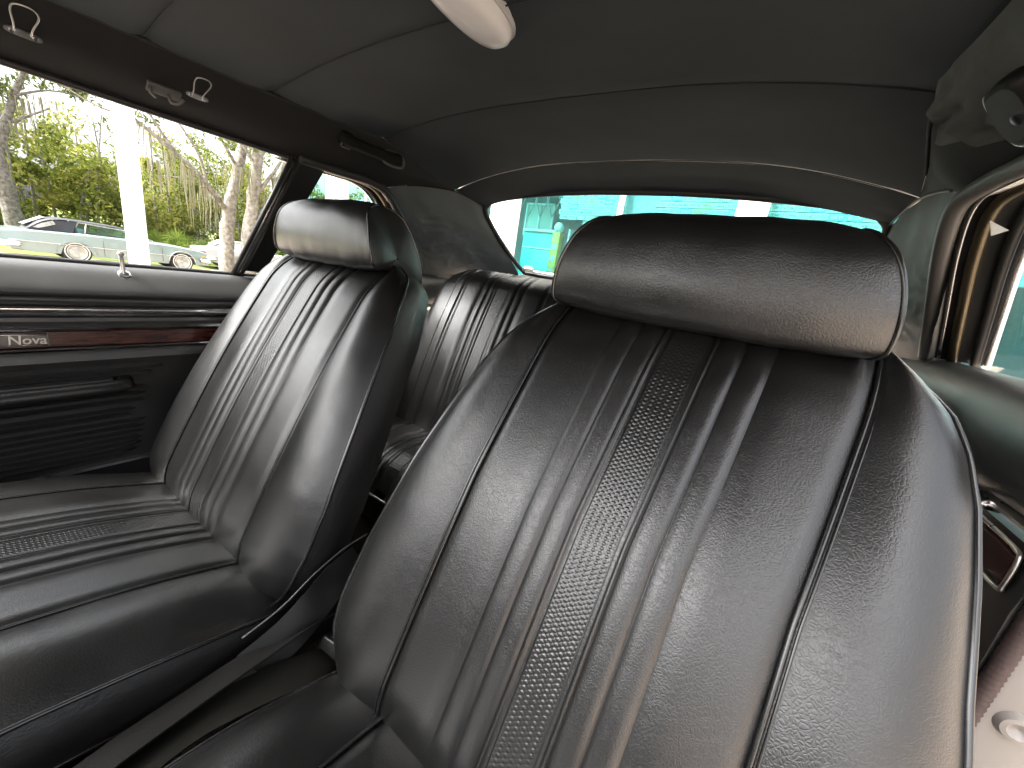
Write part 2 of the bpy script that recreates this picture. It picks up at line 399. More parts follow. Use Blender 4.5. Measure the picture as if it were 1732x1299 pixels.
    sc = lathe('screw', [(0,.0025),(.003,.002),(.0042,0)], 'chrome', cp, 10, (s*(.640-.002), .585, 1.150), 'X', (0, 0, 0 if s < 0 else math.pi))
    # quarter trim: padded ledge, mouldings and lower panel
    if s > 0: YQ = .470
    else: YQ = .60
    pad = [(.760,1.006),(.735,1.010),(.705,1.004),(.682,.985),(.668,.955),(.664,.925),(.668,.900),(.690,.885),(.74,.885)]
    qt = thing_part = bpy.data.objects.new('quarter_trim', None)
    pr_ = smoothpath(pad, 34)
    rows = []
    for y in np.linspace(YQ, 1.40, 50):
        row = []
        for k, q in enumerate(pr_):
            nz = .004*noise.noise(Vector((y*7, k*.16, s*5.)))
            row.append((s*(q[0]+nz), y, q[1]+nz*.5))
        rows.append(row)
    bpy.data.objects.remove(qt)
    qt = gridobj('quarter_trim', rows, 'vinyl_quarter', body, flip=(s > 0))
    if s > 0: qt['label'] = 'padded vinyl side ledge behind the driver seat'
    extr('chrome_molding', [(s*.686,.884),(s*.681,.880),(s*.682,.876),(s*.690,.874),(s*.70,.884)], YQ+.002, 1.2, 'chrome_dull', qt)
    lp = extr('lower_panel', [(s*.694,.860),(s*.690,.80),(s*.692,.70),(s*.705,.50),(s*.715,.30),(s*.75,.30),(s*.75,.860)], .536 if s > 0 else YQ+.004, 1.2, 'vinyl_quarter' if s > 0 else 'vinyl_door', qt)
    if s > 0:
        wi = extr('wood_insert', [(s*.6905,.850),(s*.6855,.847),(s*.6855,.815),(s*.6905,.812)], .560, .665, 'woodgrain', qt)
        tube('insert_frame', [(s*.6872, y, z) for (x, y, z) in smoothpath([(0,.556,.846),(0,.566,.8535),(0,.62,.8545),(0,.668,.853),(0,.670,.83),(0,.668,.809),(0,.61,.8075),(0,.562,.809),(0,.556,.816)], 60, True)], .0024, 'chrome_dull', qt, 8, True)
        for (yy, zz, rr) in ((.640,.872,.014),(.600,.800,.010)):
            lathe('chrome_knob', [(0,.022),(.6*rr,.020),(rr,.012),(rr*.95,.003),(rr*.55,0),(rr*.55,-.012)], 'chrome', qt, 18, (s*.684, yy, zz), 'X', (0, 0, math.pi))
    else:
        extr('wood_insert', [(s*.6885,.817),(s*.684,.815),(s*.684,.788),(s*.6885,.786)], .62, 1.1, 'woodgrain', qt)
# small white tag stuck on the driver side reveal
# (seen against the dark frame)
tagv = [(.632,.804,1.208),(.652,.800,1.196),(.640,.806,1.189)]
mesh('paper_tag', tagv+[(x,y+.0008,z) for x,y,z in tagv], [(0,1,2),(5,4,3),(0,3,4,1),(1,4,5,2),(2,5,3,0)], 'tag_white', body, smooth=False)

# rear window: glass, rubber gasket, chrome reveal
def rw_pt(a):                                   # closed outline, a in 0..1
    pass
top_l = [(-.606,1.292,1.262),(-.590,1.280,1.300),(-.545,1.276,1.318),(-.40,1.275,1.336),(-.2,1.275,1.348),(0,1.275,1.351),(.2,1.275,1.348),(.40,1.275,1.336),(.545,1.276,1.318),(.590,1.280,1.300),(.606,1.292,1.262)]
bot_l = [(.600,1.44,1.16),(.585,1.585,1.080),(.54,1.605,1.068),(.3,1.63,1.066),(0,1.64,1.066),(-.3,1.63,1.066),(-.54,1.605,1.068),(-.585,1.585,1.080),(-.600,1.44,1.16)]
loop = smoothpath(top_l+bot_l, 160, True)
rwg = tube('rear_window', loop, .0095, 'rubber', body, 10, True)
tube('bead', [p+np.array((0,.006,-.001)) for p in loop], .0035, 'chrome_dull', rwg, 6, True)
tl = smoothpath(top_l[1:-1], 31); bl = smoothpath([(-.585,1.585,1.078),(-.3,1.63,1.066),(0,1.64,1.066),(.3,1.63,1.066),(.585,1.585,1.078)], 31)
gridobj('pane', [[tl[i]*(1-t)+bl[i]*t+np.array((0,.012*math.sin(math.pi*t),.012*math.sin(math.pi*t))) for i in range(31)] for t in np.linspace(0,1,9)], 'glass_rear', rwg)
# parcel shelf with a bright finishing strip under the glass
gridobj('parcel_shelf', [[(x, y, z) for x in np.linspace(-.64,.64,9)] for y, z in ((1.14,1.012),(1.30,1.030),(1.50,1.048),(1.64,1.060))], 'vinyl_quarter', body)
tube('chrome_strip', smoothpath([(-.58,1.58,1.082),(-.3,1.61,1.076),(0,1.62,1.076),(.3,1.61,1.076),(.58,1.58,1.082)], 30), .006, 'chrome_dull', body, 8)
box('strip_clip', (-.545,1.575,1.086), (.05,.022,.016), 'chrome_dull', body, .2, .004)

# floor, tunnel, sills, bulkhead, dash (close the cabin below and in front of the lens)
fl = gridobj('floor', [[(x, y, .27) for x in np.linspace(-.74,.74,5)] for y in (-1.1,-.3,.4,.66)], 'carpet', body)
tun = []
for y in np.linspace(-1.0, .70, 30):
    row = []
    for k in range(25):
        x = -.20+.40*k/24; h = .15*math.exp(-(abs(x)/.115)**3)+.004*noise.noise(Vector((x*20, y*9, 0)))
        row.append((x, y, .272+h))
    tun.append(row)
gridobj('transmission_tunnel', tun, 'carpet', fl)
box('seat_riser', (0, .72, .36), (1.38, .03, .20), 'carpet', body)
for s in (1, -1):
    extr('door_sill', [(s*.70,.27),(s*.70,.36),(s*.715,.375),(s*.82,.37),(s*.84,.28)], -1.1, .565, 'jamb_paint' if s > 0 else 'black_plastic', body)
# door lock pillar (painted face the open driver door closes against) with windlace
jb = []
for z in np.linspace(.30, .865, 24):
    e = .02*smoothstep(.45, .30, z)
    jb.append([(.697, .540-e, z), (.703, .532-e, z), (.711, .529-e, z), (.77, .532-e, z), (.82, .541-e, z), (.826, .60, z)])
jamb = gridobj('lock_pillar', jb, 'jamb_paint', body, autosmooth=40)
lathe('rubber_bumper', [(0,-.004),(.006,-.006),(.009,-.009),(.013,-.008),(.016,-.002),(.017,.002)], 'jamb_paint', jamb, 20, (.729,.531,.690), 'Y')
lathe('rubber_bumper', [(0,-.009),(.008,-.009),(.010,-.006),(.012,.002)], 'rubber', jamb, 20, (.75,.531,.42), 'Y')
wl = []; rr_ = []
for i in range(220):
    z = .86-.53*i/219; wl.append((.7005, .531, z)); rr_.append(.0075+.0006*math.sin(i*2.2))
tube('windlace', wl, rr_, 'windlace', jamb, 12)
def dash():
    prof = [(-.62,.965),(-.66,.985),(-.75,.99),(-.95,.97),(-1.05,.95),(-1.08,.28),(-.98,.28),(-.80,.55),(-.70,.62),(-.64,.70),(-.615,.80),(-.605,.93)]
    V = []; F = []; k = len(prof)
    for x in (-.72,.72):
        for y, z in prof: V.append((x, y, z))
    for j in range(k): F.append((j, (j+1) % k, k+(j+1) % k, k+j))
    F.append(tuple(range(k))); F.append(tuple(range(k, 2*k))[::-1])
    return mesh('dashboard', V, F, 'vinyl_door', body, True, 30)
dash()
box('windshield_header', (0, -.49, 1.325), (1.16, .05, .06), 'rail_vinyl', body, 0, .012)
for s in (1, -1): tube('windshield_pillar', [(s*.60,-.48,1.30),(s*.66,-.75,1.13),(s*.71,-.98,.97)], .028, 'rail_vinyl', body, 8)
box('cowl_and_hood', (0, -1.75, .84), (1.5, 1.35, .20), 'hood_paint', body, 0, .05)

# ================================================================== PASSENGER DOOR
Y0, Y1 = -.85, .462
door = extr('passenger_door', [(-.705,.93),(-.705,.31),(-.83,.31),(-.84,.60),(-.83,.80),(-.80,.925)], Y0, .55, 'jamb_paint', body)
door['label'] = 'closed passenger door with black padded panel, chrome and woodgrain strips'
def D(o): o.parent = door; return o
up = smoothpath([(-.716,.938),(-.700,.942),(-.684,.934),(-.668,.915),(-.656,.898),(-.654,.890),(-.660,.8845)], 22)
o = D(extr('upper_pad', [tuple(p) for p in up]+[(-.72,.8845)], Y0, .545, 'vinyl_door', None, 30, yfun=lambda y: (.0015*noise.noise(Vector((y*9,0,0))), .001*noise.noise(Vector((y*7,4,0))))))
o['label'] = 'smooth sloping top pad of the door'
D(extr('shoulder_band', [tuple(p) for p in smoothpath([(-.670,.886),(-.662,.883),(-.659,.877),(-.664,.869),(-.670,.866)], 12)]+[(-.71,.866),(-.71,.886)], Y0, .545, 'vinyl_door'))
D(tube('belt_weatherstrip', [(-.712, y, .944) for y in np.linspace(Y0, .50, 20)], .005, 'rubber', None, 8))
D(extr('chrome_molding', [(-.674,.8655),(-.667,.864),(-.665,.860),(-.669,.857),(-.668,.854),(-.665,.851),(-.667,.847),(-.674,.846)], Y0, .545, 'chrome'))
D(extr('black_band', [(-.675,.846),(-.669,.843),(-.668,.836),(-.672,.829),(-.69,.829),(-.69,.846)], Y0, .545, 'vinyl_door'))
D(extr('chrome_molding', [(-.674,.829),(-.667,.828),(-.664,.823),(-.667,.819),(-.674,.818)], Y0, .545, 'chrome'))
D(extr('wood_strip', [(-.6745,.818),(-.6705,.816),(-.6705,.789),(-.6745,.787)], Y0, .545, 'woodgrain'))
D(extr('chrome_molding', [(-.674,.787),(-.667,.786),(-.665,.783),(-.667,.7795),(-.674,.778)], Y0, .545, 'chrome'))
# ribbed lower panel: each horizontal rib its own piece
lowprof = [(-.672,.778),(-.668,.772),(-.667,.758),(-.672,.750),(-.678,.742),(-.690,.60),(-.694,.52),(-.70,.34),(-.73,.34),(-.73,.778)]
D(extr('lower_panel', lowprof, Y0, .545, 'vinyl_door'))
def rib(z, h, y1, out=.014):
    x = np.interp(z, [.52,.60,.742], [-.694,-.690,-.678])
    pr = [(x-.006, z+h/2), (x+out*.55, z+h*.36), (x+out, z+h*.08), (x+out*.8, z-h*.22), (x-.006, z-h/2)]
    o = extr('rib', pr, Y0, y1, 'vinyl_door', None, 24); me = o.data
    for v in me.vertices:                        # ribs fade into the panel at their rear end
        f = smoothstep(y1-.035, y1, v.co.y); v.co.x = v.co.x*(1-f)+(x-.007)*f
    D(o)
for z, h, y1 in ((.738,.013,.300),(.722,.013,.285),(.690,.012,.270),(.676,.010,.265),(.660,.011,.262),(.640,.010,.245),(.628,.010,.240),(.612,.009,.262),(.598,.009,.258),(.584,.009,.255),(.570,.009,.252),(.556,.011,.250),(.542,.010,.240)): rib(z, h, y1)
# armrest bar
ap = smoothpath([(-.640,-.60,.700),(-.632,-.5,.706),(-.630,-.2,.707),(-.630,.10,.7075),(-.632,.180,.708),(-.642,.206,.708),(-.668,.214,.708)], 40)
D(tube('armrest', ap, [.0140]*40, 'black_plastic', None, 14))
ab = extr('armrest_backing', [(-.690,.722),(-.655,.718),(-.650,.705),(-.655,.690),(-.690,.672)], -.60, .195, 'vinyl_door'); D(ab)
D(extr('kick_strip', [(-.696,.520),(-.688,.518),(-.687,.512),(-.697,.510)], -.30, .30, 'chrome_dull'))
# badge with raised lettering
bd = D(extr('badge', [(-.671,.8145),(-.6665,.8135),(-.6660,.803),(-.6665,.7925),(-.671,.7915)], -.02, .121, 'pewter'))
nb = text_mesh('Nova', .023, 'steel', None, (0,0,0), (0,0,0), 'badge_lettering', .0008, .12, .044, .0003)
nb.parent = door
nb.location = (-.6652, .096, .803); nb.rotation_euler = (R(90), 0, R(90))
fm = tube('badge_rim', [(-.6655,y,z) for y, z in ((-.018,.8125),(.119,.8125),(.119,.7935),(-.018,.7935))], .0013, 'chrome', None, 6, True); fm.parent = door
# lock button
lb = D(lathe('lock_button', [(0,.046),(.0048,.0455),(.0058,.043),(.0058,.041),(.0040,.038),(.0036,.02),(.0040,-.004)], 'chrome_dull', None, 16)); lb.location = (-.684,.236,.927)
gr = lathe('grommet', [(.0045,.001),(.0070,.0030),(.0105,.0025),(.0125,0),(.0125,-.003)], 'chrome', None, 24); gr.parent = door; gr.location = (-.6815,.237,.9275)
gr.rotation_euler = (0, R(46), 0)
# window glass and its slim bright rear frame
D(gridobj('window_glass', [[(-.718, y, .93) for y in (-.62, .458)], [(-.622, y2, 1.242) for y2 in (-.46, .556)]], 'glass_clear', None))
D(tube('window_frame', [(-.711,.448,.945),(-.614,.545,1.238)], .0045, 'chrome_dull', None, 8))
D(tube('window_frame', [(-.706,.438,.945),(-.609,.536,1.238)], .0050, 'rubber', None, 8))
D(tube('window_frame', [(-.704,.456,.945),(-.606,.553,1.238)], .0050, 'rubber', None, 8))
# ================================================================== FRONT BUCKET SEATS
SY, SZ = .10, .28                               # seat origin (floor under the cushion)
TV = np.array((0, .469, .883)); NV = np.array((0, -.883, .469))
P0 = np.array((0, .205, .540))
HS = ([-.045,-.02,0,.03,.07,.15,.27,.38,.44,.48,.515,.545,.565,.58], [.200,.250,.268,.284,.290,.288,.274,.257,.246,.234,.220,.198,.174,.140])
def hw(s): return interp(s, *HS)
def welt(s): return min(.162, hw(s)-.010)
def ds(s):                                      # fore-aft shape of the back along its height
    d = .012*math.sin(math.pi*min(max(s,0),.55)/.55)
    if s < .05: d -= 4.0*(.05-s)**2
    if s > .47: d -= 3.2*(s-.47)**2
    return d
LINES = [.029,.055,.082]
def pleat(u):
    a = abs(u)
    if a < .0245: return -.0005
    if a < .029: return .0022*(1-((a-.02675)/.00225)**2)
    def pil(f, h): return h*(1-abs(2*f-1)**3.0)
    if a < .055: return pil((a-.029)/.026, .0042)-.0012
    if a < .082: return pil((a-.055)/.027, .0040)-.0012
    f = (a-.082)/(.162-.082)
    return .0042*(1-(1-min(1, f*3.2))**2.2)*(1-smoothstep(.82, 1.0, f)*.9)-.0012
SKEW = 0.0                                      # the near seat back leans a little towards the door
def back_pt(u, s, extra=0.0):
    return P0+np.array((u+SKEW*(s-.30)*(1.0 if s > .30 else .35), 0, 0))+TV*s+NV*(ds(s)+extra-.10*u*u*0)
def seatv(p): return (p[0], p[1]-SY, p[2]-SZ)
def center_d(u, s):
    fade = smoothstep(.0, .05, s)*(1-smoothstep(.545, .575, s))
    return -.008*(abs(u)/.162)**2 + pleat(u)*(.25+.75*fade)
def bol_pt(sg, e, s):                            # e 0..1 from inner welt to outline
    wi, wo = welt(s), hw(s)
    u = wi+(wo-wi)*e
    d0 = -.0085
    d = d0+.0105*math.sin(math.pi*min(1, e*1.02))**.8 - .020*e**4.0
    wr = .0006*noise.noise(Vector((e*3*sg+5, s*24, sg*2.)))*smoothstep(0,.5,e)
    return back_pt(sg*u, s, d+wr)
SROWS = list(np.linspace(-.045, .58, 96))
def ucols(a, b, n, cosine=True):
    return [a+(b-a)*((1-math.cos(math.pi*i/(n-1)))/2 if cosine else i/(n-1)) for i in range(n)]
def outline(extra_e=1.0, n=120):
    """outline of the back, from lower left up over the top to lower right"""
    L = [bol_pt(-1, 1, s) for s in np.linspace(-.045, .578, n//2)]
    Rr = [bol_pt(1, 1, s) for s in np.linspace(.578, -.045, n//2)]
    return L+Rr
def weave_grid(fun, v0, v1, half=.0200, cu=.0070, cv=.0050, amp=.00075, parent=None, name='weave_strip'):
    nu = 57; nv = int((v1-v0)/.00085)
    rows = []
    for j in range(nv):
        v = v0+(v1-v0)*j/(nv-1); row = []
        for i in range(nu):
            u = -half+2*half*i/(nu-1)
            a = abs(math.sin(math.pi*(u/cu+v/cv)/1.0)); b = abs(math.sin(math.pi*(u/cu-v/cv)/1.0))
            h = min(1.0, 2.2*min(a, b)); k = math.floor(u/cu+v/cv)+math.floor(u/cu-v/cv)
            e = amp*(h**.7)*(1.0 if k % 2 else .72)
            e *= min(1, (half-abs(u))/.0015) if abs(u) > half-.0015 else 1
            row.append(fun(u, v, e))
        rows.append(row)
    return gridobj(name, rows, 'vinyl_weave', parent)
def headrest(parent, pucker=0.0, bz=1.020, by=.452, dx=0.0):
    hr = bpy.data.objects.new('headrest', None)
    path = [(.100,-.004,.145),(.030,-.003,.154),(.006,-.001,.1605),(-.005,.008,.164),(-.010,.032,.1625),(-.009,.058,.157),(-.004,.084,.146),(.010,.101,.132),(.036,.109,.122),(.064,.106,.126),(.088,.090,.136),(.108,.050,.146),(.124,.000,.152),(.128,-.050,.148)]
    sm = smoothpath(path, 64)
    cy, cz = .055, .04
    rows = []
    N = 41
    for j, q in enumerate(sm):
        row = []
        nrm = Vector((q[0]-cy, (q[1]-cz)*1.2, 0)).normalized()
        for i in range(N):
            u = math.sin(math.pi/2*(-1+2*i/(N-1)))*.999
            b = .008*(1-abs(u)**4.0)
            wr = .0012*noise.noise(Vector((u*4, j*.12, 1+pucker)))
            if pucker: wr += pucker*noise.noise(Vector((u*17, j*.05, 4.)))*smoothstep(.07,.0,q[1])*(1 if q[0] < .02 else .2)
            row.append((dx+u*q[2], by+q[0]+nrm.x*(b+wr)-SY, bz+q[1]+nrm.y*(b+wr)-SZ))
        rows.append(row)
    h = gridobj('headrest', rows, 'vinyl', parent, flip=True)
    for sg in (-1, 1):
        ring = [(dx+sg*q[2]*.999, by+q[0]-SY, bz+q[1]-SZ) for q in sm]
        rows = []
        cen = np.array((0, by+cy-SY, bz+.02-SZ))
        for t in (0, .12, .3, .55, .8, .97):
            rows.append([(p[0]*(1-t)+(dx+sg*.150)*t+sg*.009*math.sin(math.pi/2*min(1,t*2.2)), p[1]*(1-t)+cen[1]*t, p[2]*(1-t)+cen[2]*t) for p in ring])
        gridobj('gusset', rows, 'vinyl_side', h, flip=(sg < 0))
        tube('welting', ring, .0023, 'piping', h, 6)
    return h
# cushion
CF = ([-.38,-.34,-.28,-.15,-.02,.10,.18,.235,.27], [.500,.560,.590,.603,.598,.574,.550,.532,.515])
def cz_(y): return interp(y, *CF)
def cush_smooth(y): return sum(cz_(y+d) for d in (-.03,-.015,0,.015,.03))/5
def hwc(y): return interp(y, [-.38,-.34,-.28,-.1,.12,.22,.27], [.21,.235,.255,.272,.276,.270,.262])
def cush_pt(u, y, e=0.0): return np.array((u, y, cush_smooth(y)+e))
def make_seat(label, x, pucker, skew):
    global SKEW
    SKEW = skew
    st = thing('bucket_seat', label, 'car seat', (x, SY, SZ), 0, 'front bucket seats')
    # ---- back: the boxing carries the cover panels
    ol = outline()
    cen = back_pt(0, .27, -.05)
    rows = []
    for t in np.linspace(0, 1, 9):
        row = []
        for p in ol:
            rel = p-(P0+TV*.27); uu, ss = p[0], (p-P0) @ TV
            bulge = .006*math.sin(math.pi*t)
            n2 = np.array((uu, 0, 0))+TV*(ss-.27)*.6; n2 = n2/np.linalg.norm(n2)
            dep = interp(ss, [-.05,.2,.45,.58], [.072,.076,.072,.062])
            wr = .002*noise.noise(Vector((uu*6, ss*14, t*2.)))*math.sin(math.pi*t)
            row.append(seatv(p+n2*(bulge+wr)-NV*dep*t))
        rows.append(row)
    bk = gridobj('backrest', rows, 'vinyl_side', st)
    # cover panels
    for sg in (-1, 1):
        rows = [[seatv(bol_pt(sg, e, s)) for e in ucols(0, 1, 17, False)] for s in SROWS]
        gridobj('side_bolster', rows, 'vinyl', bk, flip=(sg < 0))
        cols = []
        for a, b, n in ((.0205,.0245,3),(.0245,.029,7),(.029,.055,13),(.055,.082,13),(.082,.1625,22)):
            c = ucols(a, b, n); cols += c if not cols else c[1:]
        rows = []
        for s in SROWS:
            k = welt(s)/.1625
            rows.append([seatv(back_pt(sg*u*(k if u > .082 else 1), s, center_d(u, s))) for u in cols])
        gridobj('insert_panel', rows, 'vinyl', bk, flip=(sg < 0))
        tube('welting', [seatv(back_pt(sg*welt(s), s, -.0062)) for s in np.linspace(-.03, .575, 70)], .0021, 'piping', bk, 7)
        tube('welting', [seatv(back_pt(sg*(welt(s)+.0048), s, -.0066)) for s in np.linspace(-.03, .575, 70)], .0014, 'piping', bk, 6)
    weave_grid(lambda u, s, e: seatv(back_pt(u, s, e-.0015)), -.03, .56, parent=bk)
    tube('welting', [seatv(p+NV*.0010) for p in ol], .0030, 'piping', bk, 8)
    rear = [p for p in rows]                       # rear shell
    sh = []
    for t, k in ((0,.985),(.25,.985),(.6,.965),(1,.90)):
        row = []
        for p in ol:
            ss = min((p-P0) @ TV, .46); ss = .46-(.46-ss) if ss < .46 else .46-.03*(1-abs(p[0])/.25)*0
            row.append(seatv(P0+np.array((p[0]*k, 0, 0))+TV*ss-NV*(.060+.032*t)))
        sh.append(row)
    shell = gridobj('back_shell', sh, 'vinyl_side', st)
    bkp = gridobj('rear_panel', [[seatv(P0+np.array((u*hw(s)*.94, 0, 0))+TV*s-NV*(.090)) for u in np.linspace(-1,1,7)] for s in np.linspace(-.04,.46,12)], 'vinyl_side', st)
    gridobj('rear_cover', [[seatv(P0+np.array((u*hw(s)*.99, 0, 0))+TV*s-NV*.056) for u in np.linspace(-1,1,7)] for s in np.linspace(-.04,.575,14)], 'vinyl_side', st)
    tube('welting', sh[0], .0028, 'piping', shell, 6)
    headrest(st, pucker, dx=skew*.13)
    # ---- cushion
    YR = list(np.linspace(-.385, .27, 60))
    def edge_ring(k, z_off):
        pts = []
        for y in np.linspace(.26, -.375, 30): pts.append((-hwc(y)*k, y, cush_smooth(y)))
        for u in np.linspace(-1, 1, 16)[1:-1]: pts.append((u*hwc(-.38)*k, -.39-.01*(1-u*u), cush_smooth(-.38)))
        for y in np.linspace(-.375, .26, 30): pts.append((hwc(y)*k, y, cush_smooth(y)))
        return pts
    er = edge_ring(1, 0)
    rows = []
    for t in np.linspace(0, 1, 8):
        row = []
        for p in er:
            b = .008*math.sin(math.pi*t)
            top = p[2]-.034; zb = max(.455, top-.078)
            wr = .003*noise.noise(Vector((p[1]*12, p[0]*9, t*2)))*math.sin(math.pi*t)
            row.append(seatv((p[0]*(1+b/.25)+(wr if p[0] > 0 else -wr), p[1]-(b if p[1] < -.37 else 0), top+(zb-top)*t)))
        rows.append(row)
    cu = gridobj('cushion', rows, 'vinyl_side', st, flip=True)
    low = [(p[0], p[1], p[2]) for p in rows[-1]]
    tube('welting', [seatv((p[0], p[1], p[2]-.034)) for p in er], .0030, 'piping', cu, 8)
    tube('welting', low, .0030, 'piping', cu, 6)
    def edgefall(a, y):                            # the sides roll off to the boxing
        f = (a-.162)/(hwc(y)-.162); f = min(1, max(0, f))
        return -.034*f**2.2+.006*math.sin(math.pi*f)
    for sg in (-1, 1):
        rows = [[seatv(cush_pt(sg*(.162+(hwc(y)-.162)*e), y, -.005+.005*e+edgefall(.162+(hwc(y)-.162)*e, y)*1.0+.0015*noise.noise(Vector((y*14,e*3,sg*1.))))) for e in ucols(0,1,15,False)] for y in YR]
        gridobj('cushion_bolster', rows, 'vinyl', cu, flip=(sg > 0))
        cols = []
        for a, b, n in ((.0205,.0245,3),(.0245,.029,7),(.029,.055,13),(.055,.082,13),(.082,.162,20)):
            c = ucols(a, b, n); cols += c if not cols else c[1:]
        rows = [[seatv(cush_pt(sg*u, y, -.005*(u/.162)**2+pleat(u)*1.15)) for u in cols] for y in YR]
        gridobj('cushion_insert', rows, 'vinyl', cu, flip=(sg > 0))
        tube('welting', [seatv(cush_pt(sg*.162, y, -.0035)) for y in np.linspace(-.38,.26,50)], .0021, 'piping', cu, 6)
    w = weave_grid(lambda u, v, e: seatv(cush_pt(u, v, e-.0012)), -.38, .26, parent=cu, name='cushion_weave_strip')
    w.data.flip_normals()
    # ---- base: skirt, tracks, hinge
    box('seat_base', (0, -.16, .115), (.40, .50, .16), 'black_plastic', st, 0, .02)
    for sg in (-1, 1):
        box('seat_track', (sg*.19, -.12, .022), (.035, .56, .036), 'black_plastic', st, 0, .004)
        hy = .245
        hp = box('hinge', (sg*.236, hy-SY, .515-SZ), (.008, .03, .035), 'chrome_dull', st, 0, .004, rot=(R(-28), 0, 0))
    return st
make_seat('black vinyl bucket seat nearest the camera, filling the right half of the picture', .337, 0.0, .072)
make_seat('black vinyl bucket seat beside the closed passenger door, with puckered headrest', -.345, .0035, 0.0)

# ================================================================== REAR BENCH
rs = thing('rear_bench_seat', 'black vinyl rear bench seat glimpsed between the two front seats', 'car seat', (0, .80, .30))
def RS(o): o.parent = rs; o.matrix_parent_inverse = Matrix.Translation((0, -.80, -.30)); return o
tb = np.array((0, .23, .545)); tb = tb/np.linalg.norm(tb); nb_ = np.array((0, -tb[2], tb[1])); q0 = np.array((0, .87, .50))
def rb(x, s, e=0.0):
    d = .018*math.sin(math.pi*min(1, max(0, s)/.60))
    if s > .53: d -= 7.0*(s-.53)**2
    ex = smoothstep(.56, .655, abs(x)); d -= .06*ex*ex
    zz = -.03*smoothstep(.50,.65,abs(x))*smoothstep(.4,.6,s)
    return q0+np.array((x, 0, zz))+tb*s+nb_*(d+e)
RC = [-.325, .325]
def rpleat(x):
    k = -1 if x < 0 else 1; u = x-k*.325
    return pleat(u)*1.3 if abs(u) < .162 else (0.004*(1-smoothstep(.162,.175,abs(u))*0) if abs(u) > .17 else -.001)
def cols_for(a, b, n): return [a+(b-a)*i/(n-1) for i in range(n)]
srow = list(np.linspace(-.02, .62, 50))
bkr = RS(gridobj('backrest', [[rb(x, s, -.06) for x in np.linspace(-.63,.63,20)] for s in np.linspace(-.02,.58,12)], 'vinyl_side', None))
def rpart(name, o, par): o.parent = par; return o
segs = [(-.655,-.527,14),(-.523,-.347,60),(-.303,-.127,60),(-.123,.123,24),(.127,.303,60),(.347,.523,60),(.527,.655,14)]
for a, b, n in segs:
    rpart('', gridobj('back_panel', [[rb(x, s, rpleat(x)+.0015*noise.noise(Vector((x*9, s*9, 5)))) for x in cols_for(a, b, n)] for s in srow], 'vinyl', None), bkr)
for x in (-.525,-.125,.125,.525): rpart('', tube('welting', [rb(x, s, .0005) for s in np.linspace(0,.61,50)], .0022, 'piping', None, 6), bkr)
for x in RC:
    w = weave_grid(lambda u, s, e: rb(x+u, s, e-.001), .0, .60, half=.022, cu=.009, cv=.0065, name='weave_strip'); w.parent = bkr
def rcu(x, y, e=0.0):
    z = interp(y, [.60,.635,.66,.70,.78,.88,.95], [.40,.455,.487,.505,.512,.502,.485])
    z = (z+interp(y-.012, [.60,.635,.66,.70,.78,.88,.95], [.40,.455,.487,.505,.512,.502,.485]))/2
    ex = smoothstep(.55,.66,abs(x)); return np.array((x, y, z-.03*ex+e))
yrow = list(np.linspace(.61,.95,40))
cur = RS(extr('cushion', [(-.65,.30),(.65,.30),(.65,.41),(-.65,.41)], .632, .94, 'vinyl_side', None))
for a, b, n in segs:
    rpart('', gridobj('cushion_panel', [[rcu(x, y, rpleat(x)) for x in cols_for(a, b, n)] for y in yrow], 'vinyl', None, flip=True), cur)
for x in (-.525,-.125,.125,.525): rpart('', tube('welting', [rcu(x, y, .001) for y in yrow], .0022, 'piping', None, 6), cur)
for x in RC:
    w = weave_grid(lambda u, v, e: rcu(x+u, v, e), .62, .93, half=.022, cu=.009, cv=.0065, name='weave_strip'); w.data.flip_normals(); w.parent = cur
rpart('', tube('welting', [(x, .612, .402) for x in np.linspace(-.65,.65,20)], .0035, 'chrome_dull', None, 8), cur)

# ================================================================== SMALL FITTINGS
# dome lamp
dl = thing('dome_lamp', 'white oval plastic dome lamp on the dark headliner', 'lamp', (.014, .418, 1.360))
def oval(name, lv, m, n=40):
    V = []; F = []
    for (a, b, z) in lv:
        for i in range(n):
            q = 2*math.pi*i/n; c, s_ = math.cos(q), math.sin(q)
            V.append((a*math.copysign(abs(c)**.85, c), b*math.copysign(abs(s_)**.85, s_), z))
    k = len(lv)
    for j in range(k-1):
        for i in range(n): F.append((j*n+i, (j+1)*n+i, (j+1)*n+(i+1) % n, j*n+(i+1) % n))
    F.append(tuple((k-1)*n+i for i in range(n)))
    return mesh(name, V, F, m, dl, True, 50)
oval('base', [(.036,.086,.002),(.0365,.087,-.005),(.035,.085,-.008),(.031,.08,-.0085)], 'lamp_base')
oval('lens', [(.0325,.0815,-.0078),(.0325,.0815,-.012),(.0305,.078,-.018),(.026,.069,-.0235),(.017,.05,-.027),(.006,.02,-.028)], 'lens_white')
